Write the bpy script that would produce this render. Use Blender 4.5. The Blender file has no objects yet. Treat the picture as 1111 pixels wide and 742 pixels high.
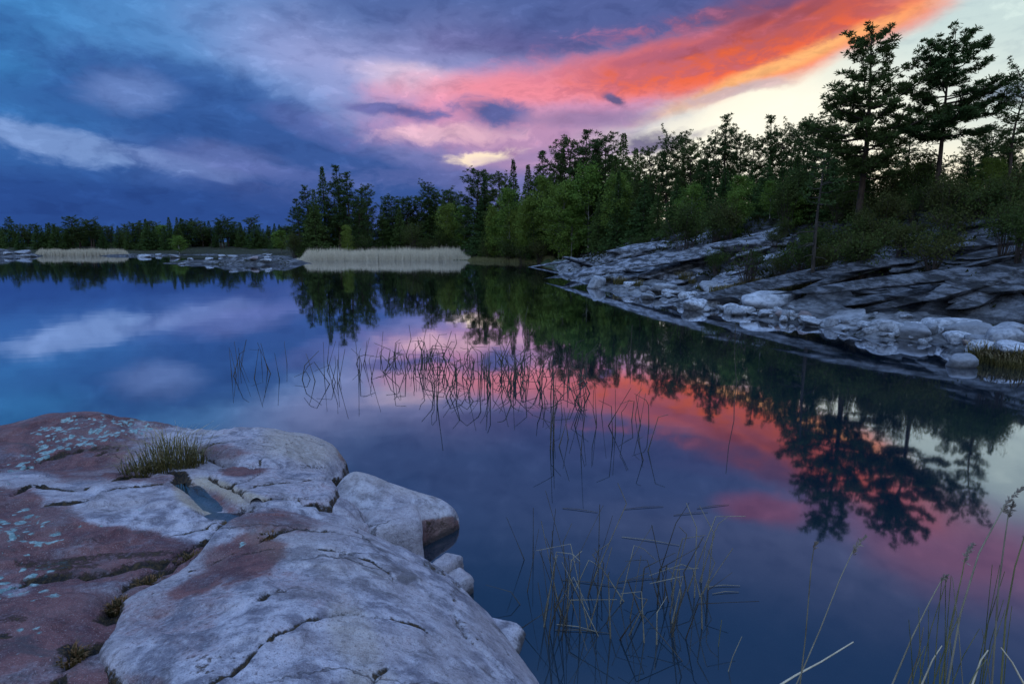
import bpy, math, random
import numpy as np
from mathutils import Vector, Matrix

sc = bpy.context.scene
col = sc.collection
R = math.radians
rnd = random.Random(7)
rng = np.random.default_rng(11)

# ------------------------------------------------------------------ camera
F_PX, PITCH, CAM_Z = 640.0, R(9.66), 2.5          # photo is 1111 x 742
CP, SP = math.cos(PITCH), math.sin(PITCH)
cam_d = bpy.data.cameras.new("camera")
cam = bpy.data.objects.new("camera", cam_d)
col.objects.link(cam)
cam.location = (0, 0, CAM_Z)
cam.rotation_euler = (math.pi / 2 - PITCH, 0, 0)
cam_d.sensor_width = 36.0
cam_d.lens = F_PX / 1111 * 36
cam_d.clip_start = 0.05
cam_d.clip_end = 6000
sc.camera = cam


def ray(px, py):
    """world direction seen at a photo pixel"""
    u, v = (px - 555.5) / F_PX, (371 - py) / F_PX
    return Vector((u, v * SP + CP, v * CP - SP))


def at_z(px, py, z=0.0):
    d = ray(px, py)
    t = (z - CAM_Z) / d.z
    return Vector((d.x * t, d.y * t, z))


def at_y(px, py, Y):
    d = ray(px, py)
    t = Y / d.y
    return Vector((d.x * t, Y, CAM_Z + d.z * t))


def azel(px, py):
    d = ray(px, py).normalized()
    return math.atan2(d.x, d.y), math.asin(d.z)


# ------------------------------------------------------------------ exposure
sc.view_settings.view_transform = 'Standard'
sc.view_settings.look = 'None'
sc.view_settings.gamma = 1.0
sc.view_settings.use_curve_mapping = False
sc.view_settings.exposure = 0.12
sc.cycles.max_bounces = 6
sc.cycles.diffuse_bounces = 2
sc.cycles.glossy_bounces = 3
sc.cycles.transparent_max_bounces = 12
sc.cycles.caustics_reflective = False
sc.cycles.caustics_refractive = False


# ------------------------------------------------------------------ node helper
class NT:
    def __init__(self, tree):
        self.t = tree

    def n(self, kind, **kw):
        nd = self.t.nodes.new(kind)
        for k, v in kw.items():
            setattr(nd, k, v)
        return nd

    def put(self, sock, val):
        if isinstance(val, bpy.types.NodeSocket):
            self.t.links.new(val, sock)
        elif val is not None:
            if sock.type == 'RGBA' and len(val) == 3:
                val = (*val, 1.0)
            sock.default_value = val

    def math(self, op, a, b=None, c=None, clamp=False):
        nd = self.n('ShaderNodeMath', operation=op, use_clamp=clamp)
        for i, x in enumerate((a, b, c)):
            if x is not None:
                self.put(nd.inputs[i], x)
        return nd.outputs[0]

    def vec(self, op, a, b=None, scale=None):
        nd = self.n('ShaderNodeVectorMath', operation=op)
        self.put(nd.inputs[0], a)
        if b is not None:
            self.put(nd.inputs[1], b)
        if scale is not None:
            self.put(nd.inputs['Scale'], scale)
        return nd.outputs['Value'] if op in ('DOT_PRODUCT', 'LENGTH', 'DISTANCE') else nd.outputs[0]

    def noise(self, vec, scale, detail=4, rough=0.55, dist=0.0, out=0):
        nd = self.n('ShaderNodeTexNoise')
        self.put(nd.inputs['Vector'], vec)
        nd.inputs['Scale'].default_value = scale
        nd.inputs['Detail'].default_value = detail
        nd.inputs['Roughness'].default_value = rough
        nd.inputs['Distortion'].default_value = dist
        return nd.outputs[out]

    def step(self, x, lo, hi, a=0.0, b=1.0, smooth=True):
        nd = self.n('ShaderNodeMapRange', interpolation_type='SMOOTHSTEP' if smooth else 'LINEAR')
        self.put(nd.inputs[0], x)
        for i, v in zip((1, 2, 3, 4), (lo, hi, a, b)):
            self.put(nd.inputs[i], v)
        return nd.outputs[0]

    def mix(self, f, a, b, mode='MIX'):
        nd = self.n('ShaderNodeMix', data_type='RGBA', blend_type=mode)
        nd.clamp_factor = True
        self.put(nd.inputs[0], f)
        self.put(nd.inputs[6], a)
        self.put(nd.inputs[7], b)
        return nd.outputs[2]

    def mapping(self, vec, scale=(1, 1, 1), rot=(0, 0, 0), loc=(0, 0, 0)):
        nd = self.n('ShaderNodeMapping')
        self.put(nd.inputs[0], vec)
        nd.inputs['Location'].default_value = loc
        nd.inputs['Rotation'].default_value = rot
        nd.inputs['Scale'].default_value = scale
        return nd.outputs[0]

    def xyz(self, x, y, z):
        nd = self.n('ShaderNodeCombineXYZ')
        for i, v in enumerate((x, y, z)):
            self.put(nd.inputs[i], v)
        return nd.outputs[0]


def lin(r, g, b):
    f = lambda c: (c / 255 / 12.92) if c / 255 <= 0.04045 else ((c / 255 + 0.055) / 1.055) ** 2.4
    return (f(r), f(g), f(b))


# ------------------------------------------------------------------ sky at dusk
SUN_AZ, SUN_EL = R(24), R(2.5)                    # behind the trees on the right
world = bpy.data.worlds.new("World")
sc.world = world
world.use_nodes = True
wt = world.node_tree
wt.nodes.clear()
W = NT(wt)
dirv = W.vec('NORMALIZE', W.n('ShaderNodeTexCoord').outputs['Generated'])
sep = W.n('ShaderNodeSeparateXYZ')
W.put(sep.inputs[0], dirv)
az = W.math('ARCTAN2', sep.outputs[0], sep.outputs[1])
el = W.math('ARCSINE', sep.outputs[2])
# cloud-layer coordinates: the flat underside of a cloud deck seen from below
den = W.math('ADD', W.math('MAXIMUM', sep.outputs[2], 0.0), 0.16)
deck = W.xyz(W.math('DIVIDE', sep.outputs[0], den), W.math('DIVIDE', sep.outputs[1], den), 0.0)
deck_r = W.mapping(deck, scale=(1.0, 0.42, 1.0), rot=(0, 0, R(-38)))
ae = W.xyz(az, el, 0.0)


def centred(sock, amp):
    return W.vec('SCALE', W.vec('SUBTRACT', sock, (0.5, 0.5, 0.5)), scale=amp)


warp_big = centred(W.noise(deck, 0.9, 3, 0.5, out=1), 0.07)
warp_fine = centred(W.noise(deck_r, 3.2, 6, 0.62, out=1), 0.05)
flat = W.vec('MULTIPLY', W.vec('ADD', warp_big, warp_fine), (1.0, 0.55, 0.0))
p_w = W.vec('ADD', ae, flat)                      # warped sky position
n_fine = W.math('SUBTRACT', W.noise(deck_r, 4.5, 8, 0.66, 0.4), 0.5)
n_mid = W.math('SUBTRACT', W.noise(deck, 2.6, 6, 0.6, 0.6), 0.5)
n_puff = W.math('SUBTRACT', W.noise(W.mapping(W.vec('ADD', ae, W.vec('SCALE', flat, scale=.6)), scale=(1, 2.0, 1), rot=(0, 0, R(-8))), 8.5, 9, 0.62, 0.35), 0.5)
n_tex = W.noise(W.mapping(W.vec('ADD', ae, W.vec('SCALE', flat, scale=.8)), scale=(1, 2.3, 1), rot=(0, 0, R(-10))), 17.0, 9, 0.62, 0.3)

n_t = W.math('SUBTRACT', n_tex, 0.5)
sky = None


def blob(cx, cy, rx, ry, ang, soft, rgb, op=1.0, noise=None, namp=0.0, warp=True):
    """an elliptical cloud patch given where it stands in the sky"""
    global sky
    ca, sa = math.cos(R(ang)), math.sin(R(ang))
    c = np.array(azel(cx, cy))
    h = 6.0
    jx = (np.array(azel(cx + h, cy)) - c) / h
    jy = (np.array(azel(cx, cy + h)) - c) / h
    a1 = (jx * ca + jy * sa) * rx
    a2 = (-jx * sa + jy * ca) * ry
    inv = np.linalg.inv(np.stack([a1, a2], axis=1))
    d = W.vec('SUBTRACT', p_w if warp else ae, (c[0], c[1], 0))
    u = W.vec('DOT_PRODUCT', d, (inv[0, 0], inv[0, 1], 0))
    v = W.vec('DOT_PRODUCT', d, (inv[1, 0], inv[1, 1], 0))
    r = W.math('SQRT', W.math('ADD', W.math('MULTIPLY', u, u), W.math('MULTIPLY', v, v)))
    if noise is not None:
        r = W.math('MULTIPLY_ADD', noise, namp, r)
    m = W.step(r, 1 - soft, 1 + soft, op, 0.0)
    sky = W.mix(m, sky, lin(*rgb))
    return m


# base: blue dusk on the left, paler to the right
sky = W.mix(W.step(az, -0.7, 0.75), lin(52, 100, 168), lin(118, 128, 178))
sky = W.mix(W.step(el, 0.02, 0.20, 0.75, 0.0), sky, lin(44, 82, 150))
blob(60, -10, 330, 130, 0, 0.6, (58, 126, 188), 0.9)
blob(310, 55, 190, 75, 10, 0.7, (98, 144, 204), 0.75, n_mid, 0.6)
blob(420, 88, 150, 52, 18, 0.7, (160, 164, 214), 0.8, n_mid, 0.7)
blob(490, 195, 210, 48, 4, 0.7, (116, 118, 176), 0.75)
blob(300, 158, 240, 42, 20, 0.30, (44, 82, 148), 0.9, n_puff, 1.3)
blob(215, 92, 100, 26, 16, 0.40, (52, 92, 158), 0.75, n_puff, 1.6)
blob(120, 120, 150, 20, 10, 0.5, (46, 88, 154), 0.6, n_puff, 1.6)
blob(130, 222, 420, 32, 2, 0.6, (34, 70, 138), 0.9, n_puff, .8)
blob(70, 156, 118, 13, 9, 0.5, (118, 148, 202), 0.9, n_t, 2.2)
blob(205, 178, 70, 10, 10, 0.5, (112, 134, 192), 0.6, n_puff, 1.5)
blob(140, 98, 46, 24, 5, 0.6, (106, 134, 194), 0.75, n_puff, 1.6)
blob(255, 172, 55, 14, 12, 0.6, (100, 116, 176), 0.6, n_puff, 1.5)
blob(350, 140, 60, 12, 22, 0.5, (92, 108, 172), 0.6, n_puff, 1.6)
# grey-blue deck in the middle, pink underside
blob(600, -4, 290, 66, -4, 0.42, (80, 102, 160), 0.95, n_puff, 0.8)
blob(500, 60, 90, 40, 0, 0.7, (140, 138, 190), 0.6, n_mid, 0.8)
blob(455, 92, 62, 18, 8, 0.6, (220, 198, 222), 0.85, n_puff, 1.2)
blob(570, 112, 150, 36, -6, 0.55, (226, 150, 184), 0.9, n_puff, 0.9)
blob(595, 152, 95, 34, -4, 0.6, (184, 142, 180), 0.85, n_puff, 0.9)
# the clear gap on the right
blob(925, 205, 355, 158, -16, 0.20, (255, 246, 220), 1.0, n_puff, 0.25)
blob(1090, 45, 230, 110, -10, 0.5, (190, 214, 216), 0.9)
blob(830, 150, 180, 50, -12, 0.7, (255, 253, 236), 0.9)
blob(650, 86, 200, 20, -7, 0.55, (234, 142, 158), 0.85, n_puff, 0.8)
blob(610, 98, 80, 16, -3, 0.6, (244, 140, 156), 0.8, n_puff, 1.0)
blob(735, 68, 120, 26, -11, 0.40, (248, 112, 84), 1.0, n_puff, 0.7)
blob(885, 22, 185, 46, -25, 0.30, (249, 108, 70), 1.0, n_puff, 0.5)
blob(850, 70, 130, 8, -22, 0.8, (255, 186, 120), 0.95, n_fine, 0.8)
blob(690, 20, 190, 27, -11, 0.40, (92, 92, 148), 0.92, n_puff, 1.3)
blob(850, -14, 120, 20, -24, 0.5, (118, 84, 124), 0.85, n_puff, 1.4)
blob(800, 30, 42, 7, -25, 0.5, (150, 72, 92), 0.75, n_puff, 2.4)
blob(760, 52, 55, 7, -16, 0.5, (160, 78, 98), 0.7, n_puff, 2.4)
blob(868, 12, 40, 6, -25, 0.5, (150, 76, 98), 0.7, n_puff, 2.4)
blob(700, 62, 45, 6, -12, 0.5, (170, 92, 120), 0.6, n_puff, 2.4)
blob(650, 6, 130, 28, -8, 0.5, (78, 96, 154), 0.85, n_puff, 0.9)
blob(1000, -16, 60, 12, -25, 0.7, (200, 130, 130), 0.8, n_puff, 1.0)
blob(800, 40, 170, 30, -20, 0.6, (140, 72, 92), 0.45, n_t, 5.5)
blob(690, 66, 120, 24, -9, 0.6, (180, 104, 136), 0.42, n_t, 4.5)
blob(900, 8, 120, 24, -25, 0.6, (150, 78, 92), 0.4, n_t, 4.5)
# small low clouds
blob(520, 165, 34, 6, -6, 0.6, (255, 234, 204), 0.95, n_t, 3.0)
blob(485, 145, 60, 7, 0, 0.6, (240, 194, 204), 0.6, n_t, 2.6)
blob(532, 126, 32, 14, 4, 0.6, (82, 94, 154), 0.97, n_t, 2.8)
blob(436, 125, 46, 7, 6, 0.6, (94, 98, 160), 0.95, n_t, 3.0)
blob(400, 120, 30, 4, 2, 0.6, (104, 106, 166), 0.8, n_t, 3.0)
blob(475, 190, 70, 12, 2, 0.6, (84, 98, 160), 0.7, n_t, 2.6)
blob(664, 108, 11, 5, 25, 0.5, (92, 86, 132), 0.97, n_t, 2.0)
blob(708, 150, 36, 9, -6, 0.6, (108, 104, 140), 0.95, n_t, 2.8)
blob(636, 130, 60, 8, -4, 0.6, (146, 120, 164), 0.75, n_t, 3.0)
blob(600, 165, 70, 7, -4, 0.6, (150, 128, 176), 0.6, n_t, 3.0)
blob(790, 101, 66, 6, -12, 0.6, (196, 172, 178), 0.85, n_t, 3.2)
blob(1098, 100, 30, 8, -4, 0.5, (112, 130, 152), 0.9, n_t, 2.0)
blob(330, 190, 70, 9, 6, 0.6, (92, 108, 172), 0.5, n_t, 3.0)
# out of the frame, seen only mirrored in the water
blob(1120, -130, 170, 60, -25, 0.6, (200, 116, 146), 0.6, n_puff, 0.8)
blob(880, -80, 60, 20, -10, 0.6, (190, 100, 130), 0.6, n_puff, 1.4)
open_ = W.step(W.vec('DOT_PRODUCT', sky, (.3, .5, .2)), .55, .85, 1, .12)
sky = W.mix(W.math('MULTIPLY', W.step(n_tex, .48, .66, 0, .42), open_), sky, W.mix(1.0, sky, (.52, .56, .66), 'MULTIPLY'))
sky = W.mix(W.math('MULTIPLY', W.step(n_tex, .46, .34, 0, .5), open_), sky, W.mix(1.0, sky, (1.42, 1.36, 1.28), 'MULTIPLY'))
sky = W.mix(W.step(el, R(24), R(34), 0, .85), sky, lin(42, 86, 142))
# overhead and behind the viewer
over = W.mix(W.step(W.math('ADD', n_mid, 0.5), 0.35, 0.7), (0.54, 0.90, 1.66), (0.74, 1.06, 1.72))
sky = W.mix(W.step(el, R(36), R(66)), sky, over)
sky = W.mix(W.step(W.math('ABSOLUTE', az), R(60), R(110)), sky, W.mix(W.step(el, R(5), R(50)), (0.40, 0.46, 0.54), over))

nish = W.n('ShaderNodeTexSky', sky_type='NISHITA')
nish.sun_disc = False
nish.sun_elevation = SUN_EL
nish.sun_rotation = SUN_AZ
bg_n = W.n('ShaderNodeBackground')
W.put(bg_n.inputs[0], nish.outputs[0])
bg_n.inputs[1].default_value = 0.05
bg_c = W.n('ShaderNodeBackground')
W.put(bg_c.inputs[0], sky)
bg_c.inputs[1].default_value = 1.0
ms = W.n('ShaderNodeMixShader')
ms.inputs[0].default_value = 0.96                 # nearly closed cloud cover over the clear sky
wt.links.new(bg_n.outputs[0], ms.inputs[1])
wt.links.new(bg_c.outputs[0], ms.inputs[2])
wo = W.n('ShaderNodeOutputWorld')
wt.links.new(ms.outputs[0], wo.inputs[0])
world.cycles.sampling_method = 'MANUAL'
world.cycles.sample_map_resolution = 512

# ------------------------------------------------------------------ sun, almost down and behind cloud
sun_d = bpy.data.lights.new("sun", 'SUN')
sun_d.energy = 0.25
sun_d.angle = R(12)
sun_d.color = (1.0, 0.80, 0.62)
sun = bpy.data.objects.new("sun", sun_d)
col.objects.link(sun)
sun.location = (30, 60, 40)
sun.rotation_euler = Vector((math.sin(SUN_AZ) * math.cos(SUN_EL), math.cos(SUN_AZ) * math.cos(SUN_EL),
                             math.sin(SUN_EL))).to_track_quat('Z', 'Y').to_euler()

# ------------------------------------------------------------------ tools for meshes
def perlin(p, seed=0):
    """gradient noise at an (N,3) array of points, about -1..1"""
    p = np.asarray(p, dtype=np.float64)
    i = np.floor(p).astype(np.int64)
    f = p - i
    w = f * f * f * (f * (f * 6 - 15) + 10)
    out = 0
    for dx in (0, 1):
        for dy in (0, 1):
            for dz in (0, 1):
                h = ((i[:, 0] + dx) * 374761393 + (i[:, 1] + dy) * 668265263 + (i[:, 2] + dz) * 2147483647 + seed * 144665) & 0xFFFFFFFF
                h = ((h ^ (h >> 13)) * 1274126177) & 0xFFFFFFFF
                h ^= h >> 16
                gx = (h & 255) / 127.5 - 1
                gy = ((h >> 8) & 255) / 127.5 - 1
                gz = ((h >> 16) & 255) / 127.5 - 1
                dot = gx * (f[:, 0] - dx) + gy * (f[:, 1] - dy) + gz * (f[:, 2] - dz)
                wx = w[:, 0] if dx else 1 - w[:, 0]
                wy = w[:, 1] if dy else 1 - w[:, 1]
                wz = w[:, 2] if dz else 1 - w[:, 2]
                out = out + wx * wy * wz * dot
    return out * 1.1


def fbm(p, octaves=4, gain=0.5, seed=0):
    p = np.asarray(p, dtype=np.float64)
    a, s, o = 1.0, 1.0, 0
    for k in range(octaves):
        o = o + a * perlin(p * s + k * 17.3, seed + k)
        a *= gain
        s *= 2.03
    return o


def fbm2(x, y, sc_=1.0, octaves=4, gain=0.5, seed=0):
    x = np.asarray(x, dtype=np.float64)
    sh = x.shape
    p = np.stack([x.ravel() * sc_, np.asarray(y, dtype=np.float64).ravel() * sc_, np.full(x.size, seed * 3.71 + .37)], 1)
    return fbm(p, octaves, gain, seed).reshape(sh)


def sstep(a, b, x):
    t = np.clip((x - a) / (b - a), 0, 1)
    return t * t * (3 - 2 * t)


def sdf_poly(px, py, poly):
    """signed distance to a polygon, positive inside"""
    px = np.asarray(px, float)
    py = np.asarray(py, float)
    d = np.full(px.shape, 1e18)
    inside = np.zeros(px.shape, bool)
    n = len(poly)
    for i in range(n):
        ax, ay = poly[i]
        bx, by = poly[(i + 1) % n]
        ex, ey = bx - ax, by - ay
        wx, wy = px - ax, py - ay
        t = np.clip((wx * ex + wy * ey) / (ex * ex + ey * ey + 1e-12), 0, 1)
        d = np.minimum(d, (wx - ex * t) ** 2 + (wy - ey * t) ** 2)
        if ay != by:
            c = ((ay > py) != (by > py)) & (px < (bx - ax) * (py - ay) / (by - ay) + ax)
            inside ^= c
    return np.where(inside, 1, -1) * np.sqrt(d)


def dist_line(px, py, pts):
    d = np.full(np.shape(px), 1e18)
    for (ax, ay), (bx, by) in zip(pts[:-1], pts[1:]):
        ex, ey = bx - ax, by - ay
        wx, wy = px - ax, py - ay
        t = np.clip((wx * ex + wy * ey) / (ex * ex + ey * ey + 1e-12), 0, 1)
        d = np.minimum(d, (wx - ex * t) ** 2 + (wy - ey * t) ** 2)
    return np.sqrt(d)


def link(name, me, parent=None, mats=()):
    o = bpy.data.objects.new(name, me)
    col.objects.link(o)
    for m in mats:
        me.materials.append(m)
    if parent is not None:
        o.parent = parent
    return o


def tag(o, label=None, cat=None, group=None, kind=None):
    for k, v in (('label', label), ('category', cat), ('group', group), ('kind', kind)):
        if v:
            o[k] = v
    return o


def empty(name, loc, rz=0.0, scale=1.0):
    o = bpy.data.objects.new(name, None)
    o.empty_display_size = 0.2
    col.objects.link(o)
    o.location = loc
    o.rotation_euler = (0, 0, rz)
    o.scale = (scale,) * 3 if not isinstance(scale, tuple) else scale
    return o


def mesh_arrays(name, verts, faces, smooth=True):
    """faces: (M,k) array of one polygon size, or a list of such arrays"""
    if not isinstance(faces, list):
        faces = [faces]
    faces = [np.asarray(f, dtype=np.int32) for f in faces if len(f)]
    me = bpy.data.meshes.new(name)
    verts = np.asarray(verts, dtype=np.float32)
    me.vertices.add(len(verts))
    me.vertices.foreach_set('co', verts.ravel())
    idx = np.concatenate([f.ravel() for f in faces])
    tot = np.concatenate([np.full(len(f), f.shape[1], dtype=np.int32) for f in faces])
    start = np.concatenate([[0], np.cumsum(tot)[:-1]]).astype(np.int32)
    me.loops.add(len(idx))
    me.loops.foreach_set('vertex_index', idx)
    me.polygons.add(len(tot))
    me.polygons.foreach_set('loop_start', start)
    me.polygons.foreach_set('loop_total', tot)
    me.update(calc_edges=True)
    me.polygons.foreach_set('use_smooth', np.full(len(tot), smooth))
    me.validate()
    return me


def add_attr(me, name, vals):
    a = me.attributes.new(name, 'FLOAT', 'POINT')
    a.data.foreach_set('value', np.asarray(vals, dtype=np.float32).ravel())


def tube(pts, radii, sides=5):
    """one tapering tube: (verts, quads)"""
    pts = [Vector(p) for p in pts]
    V, Fq = [], []
    ref = Vector((0.13, 0.97, 0.21))
    n = len(pts)
    for i, p in enumerate(pts):
        t = (pts[min(i + 1, n - 1)] - pts[max(i - 1, 0)])
        if t.length < 1e-9:
            t = Vector((0, 0, 1))
        t.normalize()
        a = t.cross(ref)
        if a.length < 1e-3:
            a = t.cross(Vector((1, 0, 0)))
        a.normalize()
        b = t.cross(a)
        for k in range(sides):
            an = 2 * math.pi * k / sides
            V.append(p + (a * math.cos(an) + b * math.sin(an)) * radii[i])
    for i in range(n - 1):
        for k in range(sides):
            k2 = (k + 1) % sides
            Fq.append((i * sides + k, i * sides + k2, (i + 1) * sides + k2, (i + 1) * sides + k))
    return V, Fq


class Tubes:
    def __init__(self):
        self.v, self.f = [], []

    def add(self, pts, radii, sides=5):
        v, f = tube(pts, radii, sides)
        o = len(self.v)
        self.v += v
        self.f += [tuple(i + o for i in q) for q in f]

    def mesh(self, name):
        return mesh_arrays(name, np.array([tuple(x) for x in self.v]), np.array(self.f))


def new_mat(name):
    m = bpy.data.materials.new(name)
    m.use_nodes = True
    t = m.node_tree
    t.nodes.clear()
    N = NT(t)
    out = N.n('ShaderNodeOutputMaterial')
    return m, N, out


def principled(N, out, base, rough=0.8, normal=None, spec=0.3):
    b = N.n('ShaderNodeBsdfPrincipled')
    N.put(b.inputs['Base Color'], base)
    N.put(b.inputs['Roughness'], rough)
    N.put(b.inputs['Specular IOR Level'], spec)
    if normal is not None:
        N.put(b.inputs['Normal'], normal)
    N.t.links.new(b.outputs[0], out.inputs[0])
    return b


def bump(N, h, strength=0.5, dist=0.02, normal=None):
    b = N.n('ShaderNodeBump')
    b.inputs['Strength'].default_value = strength
    b.inputs['Distance'].default_value = dist
    N.put(b.inputs['Height'], h)
    if normal is not None:
        N.put(b.inputs['Normal'], normal)
    return b.outputs[0]


def attr(N, name):
    a = N.n('ShaderNodeAttribute', attribute_name=name)
    return a.outputs['Fac']


# ------------------------------------------------------------------ ground (one sheet) and lake
LAND = [(16, -1500), (16, -40), (14.5, -5), (12.2, 5), (10.4, 11.2), (9.4, 14.2), (8.5, 18.3), (6.9, 22.5), (6.0, 26),
        (4.9, 31), (4.5, 36), (4.0, 45), (4.2, 58), (3.6, 67), (-1, 73), (-5.5, 79), (-14, 83), (-24, 84), (-31, 86),
        (-36, 92), (-40, 101), (-52, 111), (-75, 114), (-100, 112), (-140, 118), (-260, 120), (-600, 90), (-1500, 40),
        (-1500, 1800), (1500, 1800), (1500, -1500)]


def land_sd(x, y):
    return sdf_poly(x, y, LAND) + fbm2(x, y, 0.35, 3, 0.5, 3) * 0.55 + fbm2(x, y, 0.05, 2, 0.5, 5) * 1.0 * sstep(40, 90, y)


def land_h(x, y, sd=None):
    x = np.asarray(x, float)
    y = np.asarray(y, float)
    if sd is None:
        sd = land_sd(x, y)
    hill = sstep(-1, 6, x) * (1 - sstep(66, 92, y))
    low = np.where(sd < 0, np.maximum(sd * 0.35, -2.5), np.minimum(sd * 0.09, 1.4))
    s1 = np.minimum(sd, 3.2) * 0.13
    s2 = np.clip(sd - 3.2, 0, 7.0) * 0.47
    s3 = np.clip(sd - 10.2, 0, 40) * 0.03
    up = np.where(sd < 0, np.maximum(sd * 0.35, -2.5), s1 + s2 + s3)
    h = low * (1 - hill) + up * hill
    # layered ledges running along the slope
    k = sstep(0.5, 5, sd)
    st = fbm2(x * 0.55 + y * 0.30, y * 0.13 - x * 0.2, 1.1, 4, 0.55, 9)
    led = (1 - np.abs(st) * 1.7)
    h = h + hill * k * (led * 0.55 - 0.33) * np.where(sd < 14, 1, .6)
    s2_ = fbm2(x * .9 + y * .5, y * .35 - x * .5, 1.5, 4, .6, 19)
    h = h + hill * sstep(3.5, 6, sd) * (.22 - np.abs(s2_) * .9) * .75
    h = h + fbm2(x, y, 0.9, 3, 0.5, 21) * 0.09 * sstep(-0.5, 1.5, sd) * (0.4 + 0.6 * hill)
    shf = hill * sstep(-.4, .3, sd) * (1 - sstep(3.5, 6.5, sd))
    tq = fbm2(x * .8 + y * .45, y * .5 - x * .4, .55, 4, .55, 17)
    for lv in (-.26, -.1, .04, .18, .34):
        h = h + shf * (.075 + .10 * sstep(34, 46, y)) * (sstep(-.02, .02, tq - lv) - .5)
    # low rocky islets on the left
    for (cx, cy, rx, ry, hh) in ((-29.0, 68, 5.2, 3.2, .95), (-36, 69.5, 4.2, 2.4, .4),
                                 (-93, 103, 11, 5, 1.3), (-66, 104, 6, 2.0, .4)):
        q = 1 - np.sqrt(((x - cx) / rx) ** 2 + ((y - cy) / ry) ** 2) + fbm2(x, y, 0.45, 3, 0.5, 31) * .35
        m = np.maximum(q, -2) * hh * 1.6
        m = np.minimum(m, hh * (0.8 + .35 * fbm2(x, y, 0.7, 3, .5, 8)))
        h = np.maximum(h, np.where(q > -1, m, -9))
    return h


def spaced(knots):
    out = []
    for a, b, s in knots:
        out += list(np.arange(a, b, s))
    return out


gx = np.array([-3000, -1500, -700, -400, -250, -180, -140] + spaced([(-115, -45, 1.6), (-45, -16, .55), (-16, 2, .9), (2, 26, .22), (26, 60, .8)])
              + [62, 68, 78, 95, 130, 200, 400, 900, 3000], float)
gy = np.array([-3000, -900, -300, -100, -40, -20] + spaced([(-12, 6, 2), (6, 30, .22), (30, 92, .5), (92, 125, 1.0)])
              + [126, 130, 138, 150, 170, 200, 260, 400, 800, 1500, 3500], float)
GX, GY = np.meshgrid(gx, gy)
SD = land_sd(GX, GY)
GH = land_h(GX, GY, SD)
nx, ny = len(gx), len(gy)
ii = np.arange(nx * ny).reshape(ny, nx)
quads = np.stack([ii[:-1, :-1], ii[:-1, 1:], ii[1:, 1:], ii[1:, :-1]], -1).reshape(-1, 4)
g_me = mesh_arrays('ground', np.stack([GX.ravel(), GY.ravel(), GH.ravel()], 1), quads)
hillm = sstep(-1, 5, GX) * (1 - sstep(60, 85, GY))
rockiness = np.clip((1 - sstep(8, 12, SD + fbm2(GX, GY, .3, 3, .5, 41) * 3.0)) * hillm
                    + sstep(.05, .3, GH) * (1 - sstep(-70, -40, SD)) * 0, 0, 1)
isl = ((GX < -15) & (GH > -.3) & (SD < 1.5)).astype(float)
rockiness = np.maximum(rockiness, isl * .85)
add_attr(g_me, 'rocky', rockiness)
shelf = (1 - sstep(2.2, 4.6, SD - 2.6 * sstep(36, 52, GY) + fbm2(GX, GY, .5, 3, .5, 43) * 1.6)) * hillm
add_attr(g_me, 'shelf', np.maximum(shelf, isl * .3))
add_attr(g_me, 'green', np.exp(-((SD - 1.5) / 2.5) ** 2) * sstep(-12, -3, GX) * (1 - sstep(4.5, 9, GX)) * sstep(58, 66, GY))

m_ground, N, out = new_mat('ground_rock_and_heath')
P = N.n('ShaderNodeNewGeometry').outputs['Position']
pl = N.mapping(P, scale=(0.55, 0.16, 1.6), rot=(0, R(8), R(28)))
n1 = N.noise(pl, 1.9, 8, 0.62, 0.5)
n2 = N.noise(P, 2.4, 8, 0.65)
n3 = N.noise(P, 14, 4, 0.6)
n4 = N.noise(P, .35, 4, 0.55)
rock_d = N.mix(N.step(n1, 0.47, 0.66), (0.045, 0.048, 0.055), (0.30, 0.32, 0.36))
rock_p = N.mix(N.step(n1, 0.36, 0.62), (0.16, 0.17, 0.19), (0.50, 0.52, 0.56))
rock_c = N.mix(attr(N, 'shelf'), rock_d, rock_p)
rock_c = N.mix(N.step(n2, 0.42, 0.62), N.mix(0.55, rock_c, (0.03, 0.032, 0.035)), rock_c)
rock_c = N.mix(N.step(n3, 0.55, 0.75, 0, .35), rock_c, (0.36, 0.38, 0.39))
heath = N.mix(N.step(n2, 0.38, 0.62), (0.02, 0.022, 0.012), (0.055, 0.06, 0.022))
heath = N.mix(N.step(n3, .55, .7, 0, .6), heath, (0.07, 0.05, 0.03))
rk = N.math('ADD', attr(N, 'rocky'), N.math('MULTIPLY', N.math('SUBTRACT', N.math('ADD', n2, n4), 1.02), 2.6))
n5 = N.noise(N.mapping(P, scale=(.8, .35, 2.2), rot=(0, R(8), R(28))), 5.5, 8, .7, .4)
rock_c = N.mix(N.math('MULTIPLY', N.step(n5, .54, .66, 0, .85), N.math('SUBTRACT', 1.0, N.math('MULTIPLY', attr(N, 'shelf'), .65))), rock_c, (0.012, 0.013, 0.014))
c = N.mix(N.step(rk, 0.38, 0.6), heath, rock_c)
c = N.mix(attr(N, 'green'), c, N.mix(n3, (0.05, 0.09, 0.02), (0.10, 0.15, 0.04)))
sp = N.n('ShaderNodeSeparateXYZ')
N.put(sp.inputs[0], P)
c = N.mix(N.step(sp.outputs[2], -0.35, 0.05, 0.8, 0), c, (0.02, 0.022, 0.022))
hh = N.math('ADD', N.math('MULTIPLY', N.math('ADD', n1, N.math('MULTIPLY', n5, -.8)), 1.2), N.math('ADD', n2, N.math('MULTIPLY', n3, .25)))
principled(N, out, c, 0.8, bump(N, hh, 1.0, 0.45))
ground = link('ground', g_me, None, [m_ground])
tag(ground, kind='structure')


def gz(x, y):
    return float(land_h(np.array([x]), np.array([y]))[0])


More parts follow.
